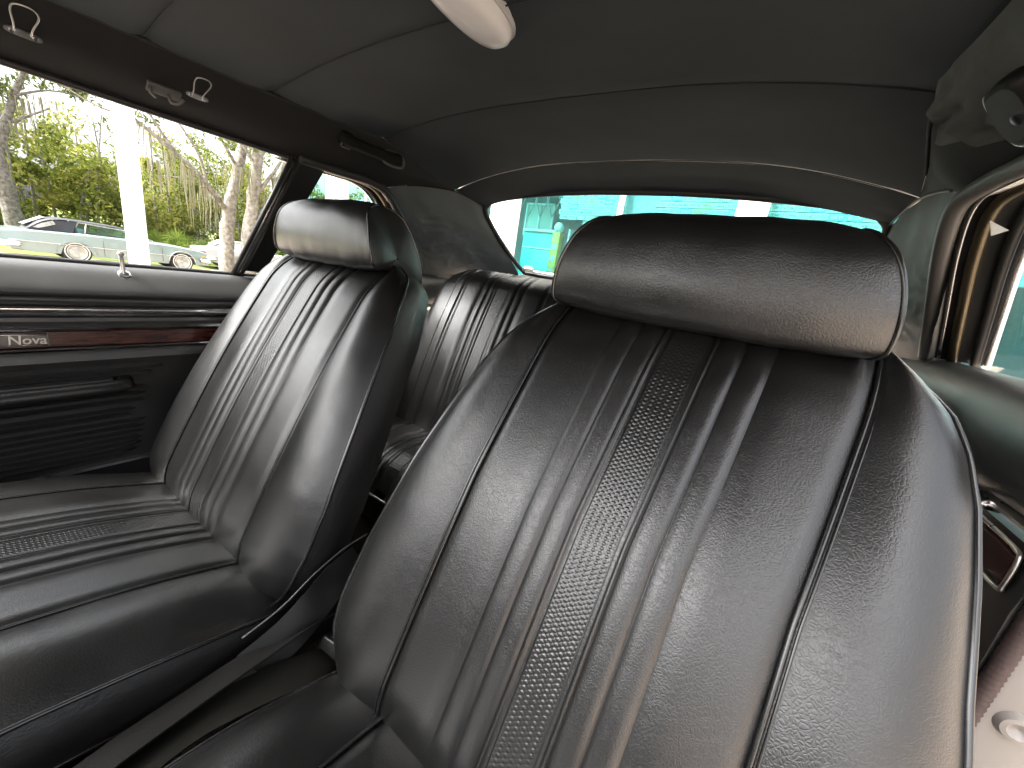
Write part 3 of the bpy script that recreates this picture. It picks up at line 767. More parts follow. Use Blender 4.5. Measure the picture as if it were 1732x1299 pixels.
# wire shoulder-belt clips on the passenger rail
def clip(y, xz, label, sc=1.0):
    t = thing('belt_clip', label, 'belt clip', (xz[0], y, xz[1]), 0, 'wire belt clips on the passenger roof rail')
    tilt = R(50)
    e = Matrix.Rotation(tilt, 4, 'Y')
    pv = []
    n = 28
    V = []; F = []
    for d in (0, .0022):
        for i in range(n):
            q = 2*math.pi*i/n; cx, sx = math.cos(q), math.sin(q)
            yy = .0175*sc*math.copysign(abs(cx)**.6, cx); zz = .0052*sc*math.copysign(abs(sx)**.8, sx)
            V.append(e @ Vector((.001+d, yy, zz)))
    F = [(i, (i+1) % n, n+(i+1) % n, n+i) for i in range(n)]+[tuple(range(n))[::-1], tuple(range(n, 2*n))]
    pl = mesh('plate', V, F, 'chrome_dull', t, True, 40)
    for k in (-1, 1):
        o = lathe('rivet', [(0,.0018),(.0022,.0016),(.0030,.0004),(.0031,0)], 'chrome', pl, 12, e @ Vector((.0032, k*.0105*sc, 0)), 'X'); o.rotation_euler = (0, tilt, 0)
    w = smoothpath([(.004,-.0085*sc,.002),(.006,-.0095*sc,.014*sc),(.008,-.0125*sc,.034*sc),(.008,-.0085*sc,.0435*sc),(.008,.006*sc,.045*sc),(.008,.012*sc,.036*sc),(.006,.0075*sc,.014*sc),(.004,.0065*sc,.002)], 50)
    tube('wire_loop', [e @ Vector(p) for p in w], .0011*sc, 'steel', t, 8)
clip(.137, (-.558,1.267), 'larger wire belt clip at the top left corner of the roof rail', 1.0)
clip(.335, (-.553,1.272), 'smaller wire belt clip beside the plastic hook on the roof rail', .95)
# black plastic hook beside it
hk = thing('plastic_hook', 'small black plastic hook on the passenger roof rail', 'hook', (-.564, .290, 1.261))
e = Matrix.Rotation(R(50), 4, 'Y')
b = box('hook_plate', (.003, 0, 0), (.006, .046, .018), 'grey_plastic', hk, 0, .002); b.rotation_euler = (0, R(50), 0)
tube('hook_arm', [e @ Vector(p) for p in smoothpath([(.004,.006,.000),(.015,.008,-.004),(.018,.016,.000),(.016,.022,.010)], 12)], .0026, 'grey_plastic', hk, 8)
tube('hook_arm', [e @ Vector(p) for p in smoothpath([(.004,-.018,.004),(.012,-.020,.0),(.013,-.012,-.006)], 10)], .0028, 'grey_plastic', hk, 8)
# shoulder belt stowage on the passenger rail
sb = thing('shoulder_belt_stowage', 'dark folded shoulder belt end held on the passenger roof rail', 'seat belt', (-.538, .680, 1.290))
tube('folded_strap', smoothpath([(.0,-.065,.012),(.010,-.05,.006),(.016,-.01,.004),(.018,.05,.006),(.012,.095,.012)], 30), [.006]+[.0135]*28+[.008], 'belt_dark', sb, 10, False, 1.5)
rg = smoothpath([(.018,.050,-.010),(.020,.095,-.010),(.022,.108,.002),(.020,.098,.018),(.018,.055,.020),(.016,.042,.006)], 40, True)
tube('buckle_ring', rg, .0032, 'grey_plastic', sb, 8, True)
box('holder', (.004, -.055, .008), (.022, .030, .034), 'black_plastic', sb, .1, .006, rot=(0, R(45), .1))
# fabric flap and plastic anchor on the driver rail
ff = []
for i in range(80):
    f = i/79; row = []
    y = -.45+f*(1.25)
    for k in range(13):
        t = k/12
        yend = interp(t, [0,.25,.55,.8,1], [.648,.672,.708,.672,.640]); yy = min(y, yend+.004*math.sin(t*23)) if y > .5 else y
        yq = min(max(yy, -.49), 1.09)
        hb, ze, wx, wz = interp(yq,*HB), interp(yq,*ZE), interp(yq,*WT), interp(yq,*WZ)
        x = hb+(wx-hb)*(t*.72); z = ze+(wz-ze)*(t*.72)
        bl = .018*math.sin(math.pi*(.15+.75*t))+.012*smoothstep(.52,.66,yy)+.022*noise.noise(Vector((yy*34, t*5.5, 2)))*smoothstep(.54,.68,yy)
        row.append((x-bl*.75-.002, yy, z-bl*.55-.002))
    ff.append(row)
mat('flap_cloth', (0.060, 0.064, 0.060), 0.7, spec=0.3, bump=0.5, bscale=220, bdist=0.001, var=0.15, vscale=40)
fo = gridobj('rail_flap', ff, 'flap_cloth', None)
fo.parent = body; fo['label'] = 'loose folded fabric end of the driver side rail cover'
an = thing('belt_anchor', 'black plastic shoulder belt anchor with bright edge on the driver roof rail', 'belt anchor', (.558, .572, 1.262))
V = []; F = []
pf = [(-.034,-.010),(-.030,.012),(-.010,.020),(.020,.016),(.040,.004),(.044,-.010),(.030,-.020),(-.016,-.018)]
pf = [tuple(p) for p in smoothpath(pf, 36, True)]
for d, k in ((0,1.0),(-.010,1.0),(-.016,.93),(-.019,.75)):
    for (a, b_) in pf: V.append((a*k*.8, -b_*k*1.6+a*.2, d+.004))
n = 36
for j in range(3):
    for i in range(n): F.append((j*n+i, (j+1)*n+i, (j+1)*n+(i+1) % n, j*n+(i+1) % n))
F.append(tuple(3*n+i for i in range(n)))
pb = mesh('housing', V, F, 'sleeve_black', an, True, 45); pb.rotation_euler = (0, R(40), 0)
pe = tube('bright_edge', [(a*.8*.97, -b_*1.6*.97+a*.2, -.0095) for a, b_ in pf[18:36]], .0020, 'chrome_dull', an, 6); pe.rotation_euler = (0, R(40), 0)
so = lathe('screw', [(0,-.001),(.004,-.001),(.0055,0.0),(.0055,.004)], 'black_plastic', an, 14, (-.002,.0,-.018), 'Z'); so.rotation_euler = (0, R(40), 0)
# seat belts lying between the front seats
def strap(name, label, pts, wdir, width, m, grp):
    P = smoothpath(pts, 60); W = smoothpath(wdir, 60); rows = []
    for off_ in (0, 1):
        pass
    V = []; F = []; nw = 7
    for j, (p, wd) in enumerate(zip(P, W)):
        wd = wd/np.linalg.norm(wd); t = P[min(j+1,59)]-P[max(j-1,0)]; t = t/np.linalg.norm(t); nn = np.cross(t, wd); nn /= np.linalg.norm(nn)
        for th in (0, .0022):
            for i in range(nw):
                f = i/(nw-1)-.5; V.append(p+wd*f*width+nn*(th+.003*math.cos(f*3)*math.sin(j*.2)))
    k = 2*nw
    for j in range(59):
        for i in range(nw-1):
            F.append((j*k+i, j*k+i+1, (j+1)*k+i+1, (j+1)*k+i)); F.append((j*k+nw+i, (j+1)*k+nw+i, (j+1)*k+nw+i+1, j*k+nw+i+1))
        F.append((j*k, (j+1)*k, (j+1)*k+nw, j*k+nw)); F.append((j*k+nw-1, j*k+2*nw-1, (j+1)*k+2*nw-1, (j+1)*k+nw-1))
    o = thing(name, label, 'seat belt', tuple(P[0]), 0, grp)
    s_ = mesh('webbing', [v-P[0] for v in V], F, m, o, True, 60)
    return o
b1 = strap('seat_belt', 'grey seat belt webbing trailing forward along the passenger seat cushion', [(-.018,.30,.47),(-.014,.24,.500),(-.020,.17,.510),(-.024,.10,.505),(-.020,.02,.505),(-.01,-.10,.495)], [(.25,.3,.9),(.5,.3,.7),(.9,-.2,.35),(1,-.1,.3),(1,-.1,.25),(1,0,.2)], .042, 'belt_dark', 'belts between the front seats')
b2 = strap('seat_belt', 'broad grey-green seat belt webbing lying beside the near seat cushion', [(.040,.30,.42),(.030,.235,.475),(.010,.16,.492),(-.005,.09,.490),(.005,.0,.485),(.02,-.12,.47)], [(.8,-.3,-.2),(.9,-.3,-.1),(.95,-.3,-.05),(1,-.2,.1),(1,-.1,.1),(1,0,.1)], .046, 'belt_web', 'belts between the front seats')
b3 = strap('seat_belt_sleeve', 'stiff black belt sleeve with pale edge standing beside the passenger seat', [(-.030,.335,.560),(-.028,.30,.555),(-.026,.262,.530),(-.025,.22,.505),(-.024,.17,.492)], [(.35,.35,-.9),(.35,.45,-.8),(.5,.5,-.7),(.6,.4,-.6),(.7,.3,-.4)], .050, 'sleeve_black', 'belts between the front seats')
tube('pale_edge', [np.array(p) for p in smoothpath([(-.010,.02,.030),(-.010,-.022,.026),(-.013,-.070,.006),(-.016,-.115,-.022),(-.018,-.165,-.036)], 24)], .0012, 'grey_plastic', b3, 6)
bk_ = thing('belt_buckle', 'black belt buckle with bright face wedged between the seats', 'buckle', (.012, .285, .462))
box('buckle_body', (0,0,0), (.045,.075,.022), 'black_plastic', bk_, 0, .004, rot=(R(-30), R(10), .25))
box('press_button', (0.002,-.006,.011), (.030,.030,.006), 'steel', bk_, 0, .002, rot=(R(-30), R(10), .25))
# ================================================================== OUTSIDE: COLUMNS AND SHOWROOM
def column(x, y, w, h, label, base=0.0):
    o = thing('white_column', label, 'column', (x, y, base), 0, 'white columns')
    box('shaft', (0,0,h/2), (w,w,h), 'white_paint', o, 0, .012)
    box('plinth', (0,0,.10), (w+.06,w+.06,.20), 'white_paint', o, 0, .015)
    box('cap', (0,0,h-.06), (w+.06,w+.06,.12), 'white_paint', o, 0, .015)
    return o
column(-5.6, 1.44, .150, 4.2, 'white square column outside the passenger window', gz(-5.6))
column(-2.60, 4.2, .27, 4.2, 'white column at the left end of the rear window')
column(.01, 5.2, .28, 4.2, 'wide white column above the near headrest')
column(-4.95, 3.42, .22, 4.2, 'white column seen through the far quarter window')
cn = thing('shade_roof', 'unseen flat white roof added over the columns to shade the showroom front', 'roof', (-4, 8.0, 4.2))  # out of view, added to keep sun and sky off the plates
box('deck', (0,-.4,.12), (16,7.6,.16), 'white_paint', cn)
box('fascia_board', (0,-4.22,.14), (16,.05,.30), 'white_paint', cn, 0, .005)
mat('mullion_white', (.80,.82,.82), .4)
mat('showroom_wall', (.30,.30,.29), .8, var=.08)
mat('teal_panel', (.10,.40,.36), .5, var=.15, vscale=2)
mat('pale_top', (.60,.66,.60), .5)
mat('ochre', (.50,.38,.07), .6, var=.15)
mat('showroom_floor', (.45,.45,.43), .4)
mat('steel_truss', (.35,.38,.38), .6)
YG = 12.2
bl_ = thing('showroom_building', 'glass-fronted showroom behind the car, aqua panes in white frames', 'building', (-2, YG, 0))
def BL(o): o.parent = bl_; o.matrix_parent_inverse = Matrix.Translation((2, -YG, 0)); return o
BX = [-22,-16.4,-12.3,-9.9,-8.25,-4.03,-.2,3.2,6.6,9.0,12.0]
for a, b in zip(BX[:-1], BX[1:]):
    BL(gridobj('pane', [[(a+.06, YG, .1), (b-.06, YG, .1)], [(a+.06, YG, 4.6), (b-.06, YG, 4.6)]], 'glass_aqua', None, smooth=False))
for i, a in enumerate(BX):
    ww = {4:.05, 5:.17}.get(i, .10)
    BL(box('mullion', (a, YG, 2.3), (ww, .14, 4.6), 'mullion_white', None, 0, .008))
BL(box('head_rail', (-5, YG, 4.68), (34, .2, .16), 'mullion_white', None, 0, .01))
BL(box('sill_rail', (-5, YG, .05), (34, .2, .10), 'mullion_white', None, 0, .01))
BL(box('fascia', (-5, YG+.1, 5.4), (34.2, .3, 1.26), 'white_paint', None))
BL(box('back_wall', (-5, 19, 2.6), (34, .2, 5.2), 'showroom_wall', None))
BL(box('ceiling', (-5, 15.7, 5.0), (34, 6.4, .1), 'showroom_wall', None))
BL(box('interior_floor', (-5, 15.7, .006), (34, 6.6, .012), 'showroom_floor', None))
BL(box('plate_backing', (1.95, YG+.32, 3.55), (14.6, .06, 2.3), 'showroom_wall', None))
for k in range(5):
    t0 = -8.4+k*.5
    BL(tube('truss_bar', [(t0, YG+.9, 3.35), (t0+.5, YG+.9, 4.5)], .025, 'steel_truss', None, 6)); BL(tube('truss_bar', [(t0+.5, YG+.9, 4.5), (t0+1.0, YG+.9, 3.35)], .025, 'steel_truss', None, 6))
BL(box('ceiling_beam', (-7.4, YG+.9, 4.15), (3.0, .12, .22), 'steel_truss', None))
# things inside the showroom that show through the rear glass
c = thing('display_counter', 'teal counter with pale top behind the showroom glass', 'counter', (-7.42, YG+1.45, .01))
box('cabinet', (0,0,1.42), (1.40,.7,2.84), 'teal_panel', c, 0, .02); box('top', (0,-.02,2.885), (1.46,.78,.09), 'pale_top', c, 0, .02)
box('rail', (0,-.36,2.25), (1.36,.03,.04), 'pale_top', c, 0, .01)
c = thing('yellow_pump', 'tall narrow ochre pump beside the teal counter', 'fuel pump', (-6.56, YG+1.0, .01))
box('housing', (0,0,1.42), (.30,.3,2.84), 'ochre', c, 0, .03); lathe('globe', [(0,.36),(.12,.32),(.19,.2),(.17,.08),(.09,0)], 'pale_top', c, 20, (0,0,2.85))
for k in range(3): box('dial', (0,-.155,1.5+k*.42), (.16,.012,.20), 'steel_truss', c, 0, .004)
c = thing('sash_window', 'white sash window frame standing inside the showroom', 'window', (-8.05, YG+1.95, 2.75))
for (x, z, a, b) in ((-.62,.6,.07,1.3),(.62,.6,.07,1.3),(0,.6,.06,1.3),(0,1.25,1.3,.07),(0,0,1.3,.07)): box('frame', (x,0,z), (a,.06,b), 'mullion_white', c)
box('pane', (0,.05,.6), (1.2,.01,1.2), 'pale_top', c)
c = thing('slatted_rack', 'pale diagonal rack beside the ochre pump', 'rack', (-5.6, YG+1.2, .01))
for k in range(4):
    box('shelf', (0,0,1.5+.36*k), (1.1,.35,.05), 'mullion_white', c); o = box('brace', (-.1,-.18,1.68+.36*k), (.42,.03,.05), 'mullion_white', c); o.rotation_euler = (0, R(-35), 0)
for k in (-1,1): box('post', (k*.54,0,1.5), (.05,.35,3.0), 'mullion_white', c)
# licence plates: one object each, with embossed numbers
cols_pl = [((.42,.43,.42),(.01,.015,.03)),((.42,.41,.37),(.01,.02,.02)),((.16,.36,.66),(.75,.75,.75)),((.42,.39,.22),(.03,.03,.05)),((.30,.32,.34),(.75,.75,.72)),((.37,.40,.37),(.08,.04,.04)),((.36,.38,.32),(.05,.10,.06)),((.40,.26,.20),(.8,.78,.7))]
cname = ['white','cream','blue','yellow','grey','pale','olive','brown']
for i, (a, b) in enumerate(cols_pl): mat('plate%d' % i, a, .45, var=.1, vscale=6); mat('digits%d' % i, b, .5)
known = {(3,0):'II-8466',(3,1):'DLP-158',(3,2):'1CH-3212',(3,3):'650 YP',(3,4):'BK 1578',(2,0):'YF5233',(2,1):'THY-DAD',(2,2):'2WU 2',(2,3):'LBZ-4457',(2,4):'LSK 8',(2,5):'LP 4087',(3,-3):'CBH 940',(4,-3):'5752X30',(4,-4):'A1-702',(4,-6):'YM9-9331',(4,-7):'RXS 66',(4,-8):'BAR-4843',(3,-7):'435-700',(3,-6):'2E-0741',(2,-8):'8SU-402',(1,4):'SQ5 12'}
known_l = {(3,0):'C5 WC-1354',(2,0):'GZ7X77',(2,1):'BLP 9012',(2,2):'BGE 7N05',(4,0):'4DM 482',(4,1):'ZX05',(3,2):'ASK-1378'}
rp = random.Random(11)
LET = 'ABCDEFGHJKLMNPRSTUVWXYZ'
used = set()
plate_me = None
def plate(x, z, txt, ci):
    global plate_me
    while txt in used or not txt:
        f = rp.random()
        txt = ('%s-%d' % (''.join(rp.choice(LET) for _ in range(3)), rp.randint(100,999))) if f < .4 else (('%d-%d' % (rp.randint(1,99), rp.randint(1000,9999))) if f < .7 else ('%d%s %d' % (rp.randint(1,9), rp.choice(LET), rp.randint(100,9999))))
    used.add(txt); print(txt) if False else None
    t = thing('license_plate', '%s licence plate reading %s on the showroom wall' % (cname[ci], txt), 'license plate', (x, YG+.27, z), 0, 'licence plates on the showroom wall')
    b = box('blank', (0,0,0), (.300,.004,.150), 'plate%d' % ci, t, 0, .0015)
    b.rotation_euler = (0, R(rp.uniform(-1.5,1.5)), 0)
    text_mesh(txt, .105, 'digits%d' % ci, t, (0,-.0035,-.004), (R(90),0,0), 'number', .0008, 0, .235, 0, 2)
    if rp.random() < .6: text_mesh(rp.choice(['FLORIDA','OHIO','GEORGIA','TEXAS','MAINE','IOWA']), .024, 'digits%d' % ci, t, (0,-.0035,.060), (R(90),0,0), 'state_name', .0006, 0, None, 0, 1)
wts = [5,5,2,1,2,4,1,1]
for row in range(0, 7):
    z = 3.08+row*.172
    for k in range(-10, 7):
        x = -.08+k*.318+(rp.uniform(-.012,.012))+(.10 if row % 2 else 0)
        if row == 0 and k < 2: continue
        if row == 1 and (k < 0): continue
        if (row == 5 and k > 4) or (row == 6 and k > 2): continue
        plate(x+.32, z, known.get((row,k),''), rp.choices(range(8), wts)[0] if (row,k) not in ((3,3),(3,-4)) else 2)
for row in range(1, 6):
    for k in range(7):
        if row == 1 and k > 3: continue
        plate(-6.14+k*.318+(.06 if row % 2 else 0), 3.28+row*.165-.165, known_l.get((row,k),''), rp.choices(range(8), wts)[0])

# ================================================================== OUTSIDE: PARKED CARS
mat('aqua_paint', (.19,.25,.245), .28, coat=.7, var=.03, vscale=2)
mat('silver_paint', (.36,.37,.37), .28, coat=.7)
mat('soft_top', (.018,.020,.026), .55, bump=.3, bscale=60)
mat('tyre', (.02,.02,.02), .8)
mat('whitewall', (.75,.74,.70), .6)
mat('red_lens', (.45,.02,.02), .2)
mat('amber_lens', (.7,.25,.03), .2)
mat('plastic_window', (.55,.55,.50), .25, col2=(.12,.12,.11), vscale=3.5, var=.2)  # white and grey reflections painted into the pane colour
mat('seat_aqua', (.20,.36,.34), .5)
def parked_car(name, label, loc, paint, top_mat, L, wr_y, wf_y, zs, soft=True):
    """body lofted along +Y (nose at +Y), near side at +X; zs: height profile [(y, z_deck)]"""
    t = thing(name, label, 'car', loc)
    def arch(y):
        z = .20
        for wy, r in ((wr_y, .37 if not soft else .33), (wf_y, .39)):
            d = abs(y-wy)
            if d < r: z = max(z, (.30 if soft and wy == wr_y else .32)+math.sqrt(r*r-d*d)-.02*0)
        return z
    ys = sorted(set(list(np.linspace(0, L, 90))+[wr_y-.39+.01, wf_y+.38]))
    rows = []
    for y in ys:
        zd = np.interp(y, [p[0] for p in zs], [p[1] for p in zs]); f = y/L
        hwid = .97*(1-.10*smoothstep(.85,1,f)-.06*smoothstep(.12,0,f)-.0)
        zb = .24+.10*smoothstep(.12,.0,f)+.06*smoothstep(.9,1.0,f)
        a = max(zb, arch(y)); zm = min(zd-.10, .60); a = min(a, zm+.06)
        sec = [(0,a+.02),(hwid-.18,a+.02),(hwid-.03,a),(hwid,a+.005),(hwid+.012,max(a+.01,.36)),(hwid+.004,max(a+.02,.50)),(hwid+.022,max(a+.03,.53)),(hwid+.008,max(a+.04,.57)),(hwid-.015,zd-.08),(hwid-.03,zd-.03),(hwid-.07,zd),(hwid-.35,zd+.012),(0,zd+.02)]
        left = [(-p[0], p[1]) for p in sec[::-1]][1:]
        rows.append([(p[0], y, p[1]) for p in sec]+[(p[0], y, p[1]) for p in left])
    # end caps
    def cap(row): cz = sum(p[2] for p in row)/len(row); return [(p[0]*.9, p[1], cz+(p[2]-cz)*.82) for p in row]
    b0 = cap(rows[0]); b1 = cap(rows[-1])
    rows = [[(p[0]*0, p[1]-.03, p[2]) for p in b0], [(p[0], p[1]-.03, p[2]) for p in b0]]+rows+[[(p[0], p[1]+.03, p[2]) for p in b1], [(p[0]*0, p[1]+.03, p[2]) for p in b1]]
    bd_ = gridobj('body', rows, paint, t, autosmooth=35)
    for wy in (wr_y, wf_y):
        for sx in (1, -1):
            wh = thing_w = lathe('wheel', [(.21,-.09),(.30,-.10),(.335,-.08),(.345,-.03),(.345,.04),(.335,.085),(.30,.10),(.235,.095)], 'tyre', t, 32, (sx*.86, wy, .345), 'X', (0,0,0 if sx > 0 else math.pi))
            lathe('whitewall_band', [(.262,.0985),(.288,.1015)], 'whitewall', wh, 32, (.001,0,0), 'X')
            lathe('rim', [(0,.055),(.04,.065),(.06,.05),(.17,.045),(.20,.085),(.236,.096)], 'steel', wh, 32, (0,0,0), 'X')
            for k in range(5):
                q = 2*math.pi*k/5
                o = box('spoke', (.062, math.cos(q)*.11, math.sin(q)*.11), (.012,.035,.13), 'steel_truss', wh); o.rotation_euler = (q+math.pi/2, 0, 0)
            lathe('wheel_well', [(0,0),(.36,0),(.36,-.25)], 'rubber', t, 24, (sx*.80, wy, .36), 'X', (0,0,0 if sx > 0 else math.pi))
    # chrome side line, bumpers, lamps, handle
    for z in (.545,): tube('side_molding', [(.985 if .25 < y < L-.5 else .95, y, z) for y in np.linspace(.15, L-.35, 30)], .013, 'chrome_dull', bd_, 6)
    for sx in (1,):
        tube('door_gap', [(.990,wr_y+.62,.30),(.996,wr_y+.62,.52),(.972,wr_y+.62,.80)], .005, 'rubber', bd_, 5)
        tube('door_gap', [(.990,wf_y-.58,.30),(.996,wf_y-.58,.52),(.972,wf_y-.58,.78)], .005, 'rubber', bd_, 5)
        tube('fender_lip', [(.992, wf_y+.40*math.cos(q), .33+.40*math.sin(q)) for q in np.linspace(.05, math.pi-.05, 20)], .014, 'chrome_dull', bd_, 6)
        tube('fender_lip', [(.992, wr_y+.36*math.cos(q)*1.25, .30+.36*math.sin(q)) for q in np.linspace(.05, math.pi-.05, 20)], .014, paint, bd_, 6)
    tube('bumper', smoothpath([(-.95,L-.25,.46),(-.85,L+.06,.46),(0,L+.12,.46),(.85,L+.06,.46),(.97,L-.25,.46)], 24), .075, 'chrome', t, 8)
    tube('bumper', smoothpath([(-.95,.35,.44),(-.88,-.02,.44),(0,-.09,.44),(.88,-.02,.44),(.97,.35,.44)], 24), .085, 'chrome', t, 8)
    o = box('tail_lamp', (.70,-.045,.66), (.46,.05,.13), 'red_lens', t, 0, .02); o = box('tail_lamp', (-.70,-.045,.66), (.46,.05,.13), 'red_lens', t, 0, .02)
    box('side_marker', (.965, L-.14, .62), (.03,.10,.06), 'amber_lens', t, 0, .01)
    for sx in (.62,-.62): lathe('headlamp', [(0,.05),(.06,.045),(.085,.02),(.09,0)], 'pale_top', t, 20, (sx, L+.02, .64), 'Y')
    tube('mirror', [(.93,wf_y-.75,.86),(1.0,wf_y-.75,.92)], .03, 'chrome', t, 8)
    # greenhouse
    deck = lambda y: float(np.interp(y, [p[0] for p in zs], [p[1] for p in zs]))
    y0, y1, y2, y3 = (wr_y-.98, wr_y-.36, wr_y+1.30, wr_y+2.02) if soft else (wr_y-.62, wr_y-.05, wr_y+1.35, wr_y+2.02)
    rz = 1.335
    tp = [(y0, deck(y0), .66), (y0+.30, deck(y0)+.30, .66), (y1+.02, rz-.03, .63), (y1+.35, rz, .64), (y2-.3, rz-.02, .65), (y2, rz-.075, .66)]
    rows = []
    for j, q in enumerate(smoothpath([(a, b, c_) for a, b, c_ in tp], 26)):
        y, z, hw_ = q; rows.append([(hw_*math.sin(math.pi/2*u), y, z-.05*abs(u)**3.5) for u in np.linspace(-1,1,17)])
    top = gridobj('soft_top' if soft else 'roof', rows, top_mat, t, flip=True)
    for sx in (1, -1):
        q_ = [(sx*.69,y0+.02,deck(y0)+.02),(sx*.645,y0+.30,deck(y0)+.26),(sx*.63,y1+.05,rz-.09),(sx*.635,y1+.50,rz-.065),(sx*.74,y1+.36,deck(y1)+.02)]
        o = mesh('rear_quarter', q_, [(0,1,2,3,4)] if sx > 0 else [(4,3,2,1,0)], top_mat, top, False)
        g = [(sx*.74,y1+.38,deck(y1)+.02),(sx*.635,y1+.52,rz-.07),(sx*.655,y2-.02,rz-.13),(sx*.76,y3-.02,deck(y3)+.02)]
        mesh('side_glass', g, [(0,1,2,3)], 'glass_car', t, False)
        tube('glass_frame', g, .014, 'chrome_dull', t, 6, True)
        m_ = [(sx*.735,y1+.62,deck(y1)+.02),(sx*.638,y1+.70,rz-.08)]; tube('glass_frame', m_, .018, 'chrome_dull', t, 6)
    pw = [(-.42,y0+.07,deck(y0)+.09),(.42,y0+.07,deck(y0)+.09),(.42,y1-.09,rz-.085),(-.42,y1-.09,rz-.085)]
    nrm = np.array((0,-.06,.05))
    mesh('rear_pane', [np.array(p)+nrm for p in pw], [(0,1,2,3)], 'plastic_window', top, False)
    sw = [(.60,y1-.02,rz-.11),(.63,y0+.34,deck(y0)+.235),(.665,y0+.16,deck(y0)+.10),(.69,y1-.35,deck(y1)+.06),(.655,y1+.02,rz-.22)]
    if soft: mesh('corner_pane', [(a+.035,b,c_) for a,b,c_ in sw], [(0,1,2,3,4)], 'plastic_window', top, False)
    ws = [(-.76,y3,deck(y3)+.02),(.76,y3,deck(y3)+.02),(.66,y2,rz-.10),(-.66,y2,rz-.10)]
    mesh('windshield', ws, [(0,1,2,3)], 'glass_car', t, False); tube('windshield_frame', ws, .02, 'chrome_dull', t, 6, True)
    for sx in (.36,-.36): box('seat_back', (sx, y1+.55, .88), (.55,.18,.42), 'seat_aqua', t, 0, .06)
    return t
TX = -19.6
zs_t = [(0,.80),(.4,.86),(1.3,.90),(2.2,.93),(3.2,.93),(4.1,.90),(4.8,.82),(5.2,.72)]
parked_car('parked_convertible', 'pale aqua convertible with black soft top parked under the trees', (TX, 1.58, gz(TX)), 'aqua_paint', 'soft_top', 5.05, 1.50, 4.22, zs_t, True)
zs_w = [(0,.86),(.6,.92),(2.0,.93),(3.4,.92),(4.5,.86),(4.9,.78)]
parked_car('parked_sedan', 'silver white car half hidden behind the forked trunks', (-21.8, 7.35, gz(-21.8)+.02), 'silver_paint', 'silver_paint', 4.9, 1.15, 3.95, zs_w, False)

# ================================================================== OUTSIDE: TREES
mat('bark', (.12,.11,.095), .9, var=.6, vscale=11, detail=8, bump=1.0, bscale=9, bdist=.05)
mat('bark_pale', (.20,.185,.16), .9, var=.55, vscale=10, detail=8, bump=1.0, bscale=9, bdist=.04)
def leaf_mat(name, c1, c2, tr=.45):
    m = bpy.data.materials.new(name); m.use_nodes = True; n = m.node_tree.nodes; l = m.node_tree.links; n.clear()
    o = n.new('ShaderNodeOutputMaterial'); d = n.new('ShaderNodeBsdfDiffuse'); t = n.new('ShaderNodeBsdfTranslucent'); mx = n.new('ShaderNodeMixShader'); mx.inputs[0].default_value = tr
    g = n.new('ShaderNodeNewGeometry'); cr = n.new('ShaderNodeMix'); cr.data_type = 'RGBA'; cr.inputs[6].default_value = (*c1,1); cr.inputs[7].default_value = (*c2,1)
    l.new(g.outputs['Random Per Island'], cr.inputs[0]); l.new(cr.outputs[2], d.inputs[0]); l.new(cr.outputs[2], t.inputs[0])
    l.new(d.outputs[0], mx.inputs[1]); l.new(t.outputs[0], mx.inputs[2]); l.new(mx.outputs[0], o.inputs[0]); MATS[name] = m
leaf_mat('leaf_wood', (.06,.09,.014), (.24,.26,.055)); leaf_mat('leaf_yellow', (.13,.16,.025), (.36,.34,.09)); leaf_mat('leaf_oak', (.05,.075,.02), (.13,.15,.05))
leaf_mat('moss', (.15,.145,.10), (.26,.245,.17)); leaf_mat('palm', (.06,.11,.015), (.20,.24,.05))
def leaf_cloud(name, centers, m, parent, n_per, size, spread, seed):
    rg = np.random.default_rng(seed); V = []; 
    cen = np.array(centers); N = len(cen)*n_per
    base = np.repeat(cen[:, :3], n_per, 0); rad = np.repeat(cen[:, 3], n_per)
    d = rg.normal(size=(N,3)); d /= np.linalg.norm(d, axis=1)[:, None]; d *= (rg.random(N)**.45)[:, None]*rad[:, None]*np.array(spread)
    p = base+d
    a = rg.normal(size=(N,3)); a /= np.linalg.norm(a, axis=1)[:, None]; b = np.cross(a, rg.normal(size=(N,3))); b /= np.linalg.norm(b, axis=1)[:, None]
    sz = size*(.5+rg.random(N))[:, None]
    V = np.stack([p-a*sz, p+b*sz*.42, p+a*sz, p-b*sz*.42], 1).reshape(-1, 3)
    me = bpy.data.meshes.new(name); me.vertices.add(len(V)); me.vertices.foreach_set('co', V.ravel())
    me.loops.add(N*4); me.loops.foreach_set('vertex_index', np.arange(N*4)); me.polygons.add(N); me.polygons.foreach_set('loop_start', np.arange(0, N*4, 4)); me.update(); me.validate()
    me.materials.append(MATS[m]); o = bpy.data.objects.new(name, me); C.objects.link(o)
    if parent: o.parent = parent
    return o
def limb_data(pts, r0, r1, seed, seg=9, n=22):
    P = smoothpath(pts, n); V, F = tube_data(P, [r0+(r1-r0)*i/(n-1) for i in range(n)], seg)
    out = []
    for v in V: out.append(v+Vector((noise.noise(v*2.2+Vector((seed,0,0))), noise.noise(v*2.2+Vector((0,seed,0))), 0))*r0*.25)
    return out, F
